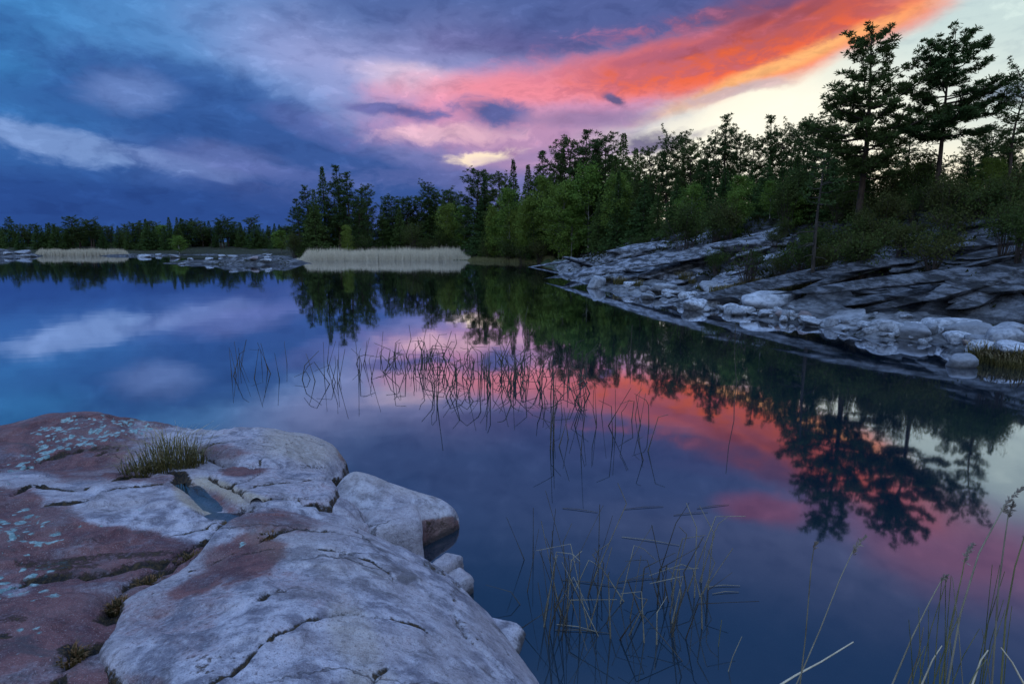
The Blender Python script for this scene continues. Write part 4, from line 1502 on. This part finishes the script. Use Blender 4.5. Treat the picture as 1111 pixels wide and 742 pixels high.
PALE_CRAGS = []
m_dark, m_pale = bedrock_mat('dark_bedrock', (0.018, 0.019, 0.022), (0.165, 0.175, 0.20)), bedrock_mat('pale_bedrock', (0.04, 0.043, 0.05), (0.33, 0.35, 0.40))
for me in CRAGS:
    PALE_CRAGS.append(me.copy())
    me.materials.append(m_dark)
    PALE_CRAGS[-1].materials.append(m_pale)
for k in range(105):
    if k < 70:
        px, py, w = rnd.uniform(955, 1118), 0, rnd.uniform(12, 38)
        py = rnd.uniform(np.interp(px, [955, 1118], [270, 222]), 326)
        lb, gp = 'craggy dark bedrock ledge on the steep slope at the far right', 'bedrock ledges on the right slope'
    else:
        px, w = rnd.uniform(640, 850), rnd.uniform(16, 46)
        py = rnd.uniform(np.interp(px, [628, 850], [277, 250]), np.interp(px, [628, 850], [292, 318]))
        lb, gp = 'long grey bedrock ledge on the slope above the shore stones', 'bedrock ledges above the shore stones'
    if px < 690:
        w *= .5
    p = ground_hit(px, py)
    s_ = w * math.hypot(p.x, p.y) / F_PX / 1.7
    e = .8
    nrm = Vector((gz(p.x - e, p.y) - gz(p.x + e, p.y), gz(p.x, p.y - e) - gz(p.x, p.y + e), 2 * e * 1.5)).normalized()
    rot = (nrm.to_track_quat('Z', 'Y').to_matrix() @ Matrix.Rotation(R(62) + rnd.uniform(-.3, .3), 3, 'Z')).to_euler()
    o = rock_at((CRAGS if k < 70 else PALE_CRAGS)[k % 6], 'rock_ledge', (p.x, p.y, p.z - s_ * .06), rot, (s_ * rnd.uniform(1.1, 1.7), s_ * rnd.uniform(.6, .9), s_ * rnd.uniform(.2, .36)))
    tag(o, lb, 'rock', gp)

for k in range(34):
    px = rnd.uniform(770, 1118)
    py = np.interp(px, [770, 1118], [262, 232]) + rnd.uniform(-4, 62)
    q = ground_hit(px, py)
    q.z += .12
    bush(rnd.randrange(3), 0, 0, rnd.uniform(.35, .75), 'low dark shrub rooted between the bedrock ledges of the slope', 'small shrubs between the bedrock ledges', q)

# ------------------------------------------------------------------ reeds and grasses
def stalk_mat(name, a, b):
    m, N, out = new_mat(name)
    oi = N.n('ShaderNodeObjectInfo')
    P = N.n('ShaderNodeNewGeometry').outputs['Position']
    n = N.noise(P, 9, 3, .6)
    principled(N, out, N.mix(N.math('ADD', N.math('MULTIPLY', oi.outputs['Random'], .6), N.math('MULTIPLY', N.step(n, .35, .65), .5)), a, b), .7, None, .3)
    return m


m_reed_dark = stalk_mat('dark_reed', (0.035, 0.030, 0.024), (0.11, 0.095, 0.065))
m_reed_dry = stalk_mat('dry_reed', (0.12, 0.10, 0.065), (0.32, 0.28, 0.19))
m_grass_green = stalk_mat('olive_grass', (0.055, 0.065, 0.02), (0.22, 0.20, 0.08))
m_straw = stalk_mat('straw', (0.30, 0.25, 0.16), (0.70, 0.60, 0.42))
m_bed = stalk_mat('reed_bed_straw', (0.26, 0.22, 0.15), (0.80, 0.70, 0.52))
m_moss = stalk_mat('moss', (0.03, 0.028, 0.010), (0.12, 0.085, 0.035))
m_head = stalk_mat('seed_head', (0.11, 0.085, 0.065), (0.26, 0.21, 0.16))


def reed(base, h, lean, az_, kinks, rad, mat, label, group):
    """one stem, straight or broken over at its kinks"""
    d = Vector((math.cos(az_) * math.sin(lean), math.sin(az_) * math.sin(lean), math.cos(lean)))
    pts, rr = [Vector((0, 0, -.30)) - d * .05, Vector((0, 0, 0))], [rad, rad]
    pos = 0.0
    for q, dl, da in list(kinks) + [(1.0, 0, 0)]:
        seg = (q - pos) * h
        bend = d.copy()
        bend.z -= .05 * seg
        n = 2
        for i in range(n):
            pts.append(pts[-1] + (d * (1 - i / n) + bend * (i / n)).normalized() * seg / n)
            rr.append(rad * (1 - .55 * q))
        pos = q
        lean += dl
        az_ += da
        d = Vector((math.cos(az_) * math.sin(lean), math.sin(az_) * math.sin(lean), math.cos(lean)))
    T = Tubes()
    T.add(pts, rr, 4)
    o = link('reed_stem', T.mesh('reed_stem'), None, [mat])
    o.location = base
    tag(o, label, 'reed', group)
    return o


def reeds(n, x0, x1, y0, y1, slope, hmin, hmax, rad, kp, mats, label, group, bend=1.3):
    for k in range(n):
        u = rnd.random()
        px = x0 + (x1 - x0) * u
        py = rnd.uniform(y0, y1) + slope * (u - .5)
        p = at_z(px, py, 0)
        h = rnd.uniform(hmin, hmax)
        kinks = []
        if rnd.random() < kp:
            kinks.append((rnd.uniform(.35, .8), rnd.uniform(.4, bend * 1.25) * rnd.choice((1, 1, -1)), rnd.uniform(-.5, .5)))
            if rnd.random() < .25:
                kinks.append((min(.95, kinks[0][0] + .15), rnd.uniform(-.6, .8), rnd.uniform(-.6, .6)))
        lean = min(.8, abs(rnd.gauss(.14, .27)))
        reed((p.x, p.y, 0), h, lean, rnd.choice((0, math.pi)) + rnd.gauss(0, .6), kinks, rad * rnd.uniform(.8, 1.2), rnd.choice(mats), label, group)


DK = [m_reed_dark]
MX = [m_reed_dark, m_reed_dark, m_reed_dry]
reeds(14, 248, 330, 392, 412, 0, .35, .75, .009, .25, DK, 'thin reed stem in the sparse patch on the left of the lake', 'sparse reeds left of the dense patch')
reeds(18, 330, 405, 388, 418, 0, .35, .8, .009, .35, DK, 'thin reed stem between the sparse left patch and the dense reed patch', 'reeds at the left edge of the dense patch')
reeds(90, 400, 560, 386, 416, 10, .3, .75, .0100, .85, DK, 'bent reed stem in the dense reed patch over the pink reflection', 'dense reeds over the pink reflection')
reeds(72, 470, 640, 405, 442, 4, .3, .75, .0100, .8, DK, 'bent reed stem in the near half of the dense reed patch', 'near half of the dense reed patch')
reeds(32, 545, 640, 388, 410, 0, .3, .6, .0100, .85, DK, 'bent reed stem on the right flank of the dense reed patch', 'right flank of the dense reed patch')
reeds(30, 592, 704, 440, 500, 20, .35, .75, .007, .5, DK, 'dark reed stem in the loose patch right of the dense reed patch', 'loose reeds right of the dense patch')
reeds(46, 588, 775, 625, 700, 0, .35, .85, .0052, .92, MX + [m_reed_dry, m_reed_dry], 'broken reed stem in the tangle of dead reeds near the camera', 'tangle of dead reeds near the camera', 1.7)
reeds(14, 596, 650, 640, 690, 0, .4, .8, .0045, .2, DK + MX, 'upright reed stem at the left edge of the tangle of dead reeds', 'upright reeds left of the tangle')
reeds(8, 560, 600, 600, 690, 0, .25, .5, .004, .1, DK, 'short dark stem in the water beside the pale granite slab', 'short stems beside the pale slab')
# fallen stems floating on the water
for k in range(11):
    px, py = (rnd.uniform(600, 790), rnd.uniform(535, 690)) if k < 11 else (rnd.uniform(690, 900), rnd.uniform(480, 560))
    p = at_z(px, py, .004)
    a = rnd.uniform(-.5, .35)
    L = rnd.uniform(.18, .55)
    T = Tubes()
    v = Vector((math.cos(a), math.sin(a), 0))
    T.add([-v * L * .5, v * 0 + Vector((0, .012, .004)), v * L * .5], [.0025, .0032, .002], 4)
    o = link('floating_stem', T.mesh('floating_stem'), None, [m_reed_dark if k % 3 else m_reed_dry])
    o.location = (p.x, p.y, .005)
    tag(o, 'pale broken reed stem floating flat on the dark water', 'reed', 'floating reed pieces')


def stem_px(name, pts, Y, rad, mat, label, cat='reed', head=0, drop=True):
    """a stem standing in the shallows at real distance Y; its bends follow the photo"""
    P3 = [at_y(a, b, Y + i * .02) for i, (a, b) in enumerate(pts)]
    if drop:
        d = (P3[0] - P3[1]).normalized()
        t = min(3.0, (P3[0].z + .25) / max(.2, -d.z))
        P3 = [P3[0] + d * t] + P3
    b = P3[0].copy()
    T = Tubes()
    n = len(P3)
    T.add([p - b for p in P3], [rad * (1.15 - .6 * i / (n - 1)) for i in range(n)], 5)
    o = link(name, T.mesh(name), None, [mat])
    o.location = b
    tag(o, label, cat)
    if head:
        r = np.random.default_rng(int(pts[0][0] * 7 + pts[0][1]))
        tip, prev = np.array(P3[-1] - b), np.array(P3[-2] - b)
        ax = tip - prev
        ax /= np.linalg.norm(ax)
        m = int(60 * head)
        q = r.uniform(-.35, 1, m)
        L = .065 * head
        C = tip + ax * (q * L)[:, None] + np.stack([np.abs(q) * L * .30, 0 * q, -q * q * L * .22], 1)
        D = ax + r.normal(0, .45, (m, 3)) + np.array([.3, 0, -.15])
        V, Fq = sprays(C, D, .024, .007, r)
        link('seed_head', mesh_arrays('seed_head', V, Fq, False), o, [m_head])
    return o


stem_px('reed_stem', [(790, 515), (786, 490), (795, 450), (799, 415), (797, 385), (798, 352)], 9.0, .008, m_reed_dark, 'tall lone curved reed stem standing apart over the red reflection', drop=False)
stem_px('reed_stem', [(684, 452), (683, 400), (686, 352)], 13.0, .010, m_reed_dark, 'tall straight reed stem at the right end of the reeds, against the tree reflection')
stem_px('reed_stem', [(563, 380), (570, 345), (573, 332)], 16.0, .010, m_reed_dark, 'tall straight reed rising behind the dense reed patch')
stem_px('reed_stem', [(585, 536), (587, 500), (590, 480)], 8.2, .006, m_reed_dark, 'single short stem between the loose reeds and the wedge shaped boulder')
gr = [([(868, 742), (874, 690), (880, 615), (883, 594)], 2.75, .0038, m_reed_dry, 'slender upright grass stalk with a tiny head, leftmost of the near stalks', .45),
      ([(864, 742), (890, 682), (912, 626), (926, 596)], 2.7, .0036, m_reed_dry, 'leaning grass stalk with a drooping dark plume beside the leftmost stalk', 1.3),
      ([(968, 742), (990, 690), (1010, 650), (1021, 630)], 2.6, .0042, m_reed_dry, 'leaning stalk with a small brown knob head, left edge of the right clump', .5),
      ([(1020, 742), (1032, 675), (1044, 622), (1047, 605)], 2.55, .0036, m_grass_green, 'stalk with a flagged dark head in the middle of the right clump', 1.2),
      ([(1028, 742), (1042, 665), (1062, 600), (1078, 570), (1090, 548)], 2.5, .0046, m_reed_dry, 'tallest arching stalk of the right clump with a feathery grey plume', 1.7),
      ([(1076, 742), (1083, 640), (1090, 585), (1094, 558)], 2.5, .0044, m_reed_dry, 'straight tall stalk just right of the tallest arching stalk', .9),
      ([(1086, 742), (1091, 670), (1101, 615), (1112, 580)], 2.45, .0044, m_grass_green, 'olive stalk bending out of view at the right edge', .8),
      ([(985, 742), (996, 712), (1002, 680)], 2.6, .004, m_reed_dry, 'short stiff stalk low in the right clump', 0),
      ([(1012, 742), (1030, 690), (1044, 662)], 2.62, .0034, m_grass_green, 'short olive blade in the right clump below the flagged head', 0),
      ([(1000, 742), (1012, 715), (1022, 700)], 2.5, .0048, m_straw, 'broad pale blade at the foot of the right clump', 0),
      ([(1055, 742), (1064, 716), (1072, 705)], 2.5, .0052, m_straw, 'short pale broken stalk pointing up right in the right clump', 0),
      ([(1111, 742), (1098, 718), (1086, 702)], 2.4, .0052, m_straw, 'pale broken stalk leaning left at the right edge', 0),
      ([(786, 742), (795, 712), (805, 690)], 3.1, .0036, m_reed_dry, 'thin pale stalk at the bottom right of the tangle of dead reeds', 0),
      ([(775, 742), (778, 712), (783, 672)], 3.3, .0036, m_grass_green, 'thin olive stalk at the bottom edge below the tangle of dead reeds', 0)]
for pts, Y, rad, mt, lb, hd in gr:
    stem_px('grass_stalk', pts, Y, rad, mt, lb, 'grass stalk', hd)
for k in range(22):
    px = rnd.uniform(985, 1111)
    t = rnd.uniform(610, 715)
    ln = rnd.uniform(-12, 34)
    stem_px('grass_stalk', [(px, 742), (px + ln * .4, (742 + t) / 2), (px + ln, t)], rnd.uniform(2.4, 2.8), .0026, rnd.choice((m_reed_dry, m_grass_green, m_grass_green)),
            'thin grass blade in the clump at the bottom right corner', 'grass blade').__setitem__('group', 'grass blades at the bottom right corner')
s_ = stem_px('dead_stick', [(838, 748), (862, 733), (890, 718), (926, 696)], 2.75, .0065, m_straw, 'pale weathered stick slanting out of the water beside the leaning grass stalk', 'stick', drop=True)


# ------------------------------------------------------------------ tufts
def tuft(n, rad, h, seed, wid=.006, spread=.6):
    r = np.random.default_rng(seed)
    an = r.uniform(0, 6.283, n)
    ro = rad * np.sqrt(r.uniform(0, 1, n))
    bx, by = np.cos(an) * ro, np.sin(an) * ro
    L = h * r.uniform(.22, 1.12, n)
    ln = spread * (ro / rad * .7 + r.uniform(0, .5, n))
    a2 = an + r.normal(0, .7, n)
    dx, dy = np.cos(a2) * ln, np.sin(a2) * ln
    sx, sy = -np.sin(a2) * wid * .5, np.cos(a2) * wid * .5
    z = np.full(n, -.03)
    V = np.stack([np.stack([bx - sx, by - sy, z], 1), np.stack([bx + sx, by + sy, z], 1),
                  np.stack([bx + dx * L * .35 + sx * .8, by + dy * L * .35 + sy * .8, L * .6], 1), np.stack([bx + dx * L * .35 - sx * .8, by + dy * L * .35 - sy * .8, L * .6], 1),
                  np.stack([bx + dx * L, by + dy * L, L * (1 - .35 * ln)], 1)], 1).reshape(-1, 3)
    i = np.arange(n) * 5
    return mesh_arrays('grass_tuft', V, [np.stack([i, i + 1, i + 2, i + 3], 1), np.stack([i + 3, i + 2, i + 4], 1)], False)


def surf(o, x, y):
    hit, loc, nor, idx = o.ray_cast(Vector((x, y, 5)), Vector((0, 0, -1)))
    return loc if hit else Vector((x, y, .6))


def tuft_mat(name, a, b, tip):
    m, N, out = new_mat(name)
    sp_ = N.n('ShaderNodeSeparateXYZ')
    N.put(sp_.inputs[0], N.n('ShaderNodeTexCoord').outputs['Generated'])
    n_ = N.noise(N.n('ShaderNodeTexCoord').outputs['Object'], 30, 3, .6)
    c_ = N.mix(N.step(n_, .35, .65), a, b)
    principled(N, out, N.mix(N.math('MULTIPLY', N.step(sp_.outputs[2], .35, .95), N.step(n_, .38, .55)), c_, tip), .8, None, .2)
    return m


m_tuft = tuft_mat('wild_grass', (0.05, 0.048, 0.016), (0.17, 0.14, 0.045), (0.42, 0.34, 0.22))
m_tuft_moss = tuft_mat('rusty_moss', (0.030, 0.026, 0.010), (0.10, 0.075, 0.022), (0.17, 0.085, 0.04))
for (px, py, n, rad, h, lb) in ((184, 506, 430, .21, .40, 'bushy grass tuft growing in the joint of the red outcrop, largest tuft there'),
                                (152, 510, 160, .13, .18, 'smaller brown grass tuft at the left foot of the bushy tuft'),
                                (212, 500, 120, .09, .22, 'thin grass tuft at the right foot of the bushy tuft')):
    x, y = on(zA, px, py)
    o = link('grass_tuft', tuft(n, rad, h, px, .006, .95), None, [m_tuft])
    o.location = surf(oA, x, y)
    tag(o, lb, 'grass tuft')
for (px, py, ob, zf, n, rad, h, lb) in ((76, 706, oA, zA, 170, .055, .05, 'mossy clump in the joint of the red outcrop near the bottom left'),
                                        (128, 645, oA, zA, 150, .05, .05, 'dark moss at the bend of the joint beside the pale slab'),
                                        (160, 618, oA, zA, 170, .07, .045, 'brown moss in the middle of the long joint'),
                                        (205, 592, oA, zA, 150, .06, .05, 'rusty moss clump in the joint above the red stain of the pale slab'),
                                        (243, 562, oA, zA, 170, .05, .07, 'rusty grass clump at the upper end of the long joint by the rain pool'),
                                        (290, 574, oB, zB, 110, .045, .04, 'little ochre moss spot on the ridge of the pale slab'),
                                        (148, 505, oA, zA, 120, .07, .05, 'low moss strip left of the bushy grass tuft')):
    x, y = on(zf, px, py)
    o = link('moss_clump', tuft(n, rad, h, px + 3, .008, .9), None, [m_tuft_moss])
    o.location = surf(ob, x, y)
    tag(o, lb, 'moss')
p = on(zA, 408, 512, -.15)
o = link('grass_tuft', tuft(26, .05, .20, 9, .006, .2), None, [m_grass_green])
o.location = (p[0] + .02, p[1] + .18, .05)
tag(o, 'few green blades at the waterline behind the wedge shaped boulder', 'grass tuft')

# sedge tufts along the right shore
SEDGE = [tuft(150, .30, .42, 900 + k, .022, .7) for k in range(3)]
for me in SEDGE:
    me.materials.append(m_tuft)
for k in range(46):
    if k < 10:
        px = rnd.uniform(1050, 1111)
        py = np.interp(px, [990, 1111], [370, 400]) + rnd.uniform(-3, 5)
    elif k < 34:
        px, py = rnd.uniform(760, 900), rnd.uniform(304, 322)
    else:
        px, py = rnd.uniform(650, 780), rnd.uniform(292, 312)
    q = ground_hit(px, py)
    o = bpy.data.objects.new('sedge_tuft', SEDGE[k % 3])
    col.objects.link(o)
    o.location = (q.x, q.y, q.z - .02)
    o.rotation_euler = (0, 0, rnd.uniform(0, 6))
    o.scale = (rnd.uniform(.7, 1.2),) * 3
    tag(o, 'low sedge tuft among the stones of the right shore', 'grass tuft', 'sedge tufts on the right shore')


# ------------------------------------------------------------------ far reed beds and the green bank: nobody could count these
def reed_bed(name, n, x0, x1, y0, y1, yspread, hmin, hmax, mat, wid, label, cat):
    r = np.random.default_rng(n)
    u = np.clip(.5 + (r.beta(1.25, 1.25, n) - .5), 0, 1)
    px = x0 + (x1 - x0) * u
    Y = y0 + (y1 - y0) * u + r.uniform(0, 1, n) * yspread
    x = (px - 555.5) / F_PX * Y * 1.011
    edge = np.clip(np.minimum(u, 1 - u) * 14, .3, 1)
    h = (hmin + (hmax - hmin) * r.beta(2.2, 1.6, n)) * edge * (.92 + .09 * np.sin(u * 23) * np.sin(u * 9 + 2) + .08 * r.normal(0, 1, n))
    lx, ly = r.normal(0, .09, n) * h, r.normal(0, .09, n) * h
    w = wid * r.uniform(.6, 1.3, n)
    z0 = np.minimum(np.maximum(land_h(x, Y), -.1), .4) - .15
    a = r.uniform(-.9, .9, n)
    cx, cy = np.cos(a) * w * .5, np.sin(a) * w * .5
    V = np.stack([np.stack([x - cx, Y - cy, z0], 1), np.stack([x + cx, Y + cy, z0], 1),
                  np.stack([x + lx * .5 + cx * .8, Y + ly * .5 + cy * .8, z0 + h * .65], 1), np.stack([x + lx * .5 - cx * .8, Y + ly * .5 - cy * .8, z0 + h * .65], 1),
                  np.stack([x + lx, Y + ly, z0 + h], 1)], 1).reshape(-1, 3)
    i = np.arange(n) * 5
    o = link(name, mesh_arrays(name, V, [np.stack([i, i + 1, i + 2, i + 3], 1), np.stack([i + 3, i + 2, i + 4], 1)], False), None, [mat])
    tag(o, label, cat, kind='stuff')


reed_bed('reed_bed', 9000, 326, 512, 79, 80, 5, .8, 2.05, m_bed, .05, 'pale straw coloured reed bed along the far shore before the headland', 'reeds')
reed_bed('reed_bed', 4500, 48, 152, 104, 106, 5, 0.7, 1.7, m_bed, .07, 'low tan reed bed far off on the left shore', 'reeds')
reed_bed('bank_grass', 6000, 505, 606, 76, 67, 4, .35, .8, m_grass_green, .05, 'green grass bank between the reed bed and the rocky point', 'grass')


# heather and bilberry covering the rocky hill
r = np.random.default_rng(77)
n = 90000
px_, py_ = r.uniform(4, 34, n), r.uniform(9, 68, n)
sd_ = land_sd(px_, py_)
cov = fbm2(px_, py_, .55, 4, .55, 91)
kp_ = (sd_ > 2.6) & (sd_ < 15) & (cov > .10 - .05 * np.clip(sd_ - 4, -2, 6))
px_, py_ = px_[kp_][:26000], py_[kp_][:26000]
hz = land_h(px_, py_)
n = len(px_)
C = np.stack([px_, py_, hz - .02], 1)
D = unit(r, n) * np.array([1, 1, .4]) + np.array([0, 0, .8])
V, Fq = sprays(C, D, .22, .10, r)
C2 = C + r.normal(0, .08, (n, 3)) * np.array([1, 1, 0])
V2, F2 = sprays(C2, unit(r, n) * np.array([1, 1, .4]) + np.array([0, 0, .7]), .16, .08, r)
o = link('undergrowth', mesh_arrays('undergrowth', np.concatenate([V, V2]), np.concatenate([Fq, F2 + len(V)]), False), None,
         [leaf_mat('heather', (0.022, 0.026, 0.012), (0.055, 0.06, 0.024))])
tag(o, 'low dark heather and bilberry covering the rocky hill under the pines', 'heather', kind='stuff')
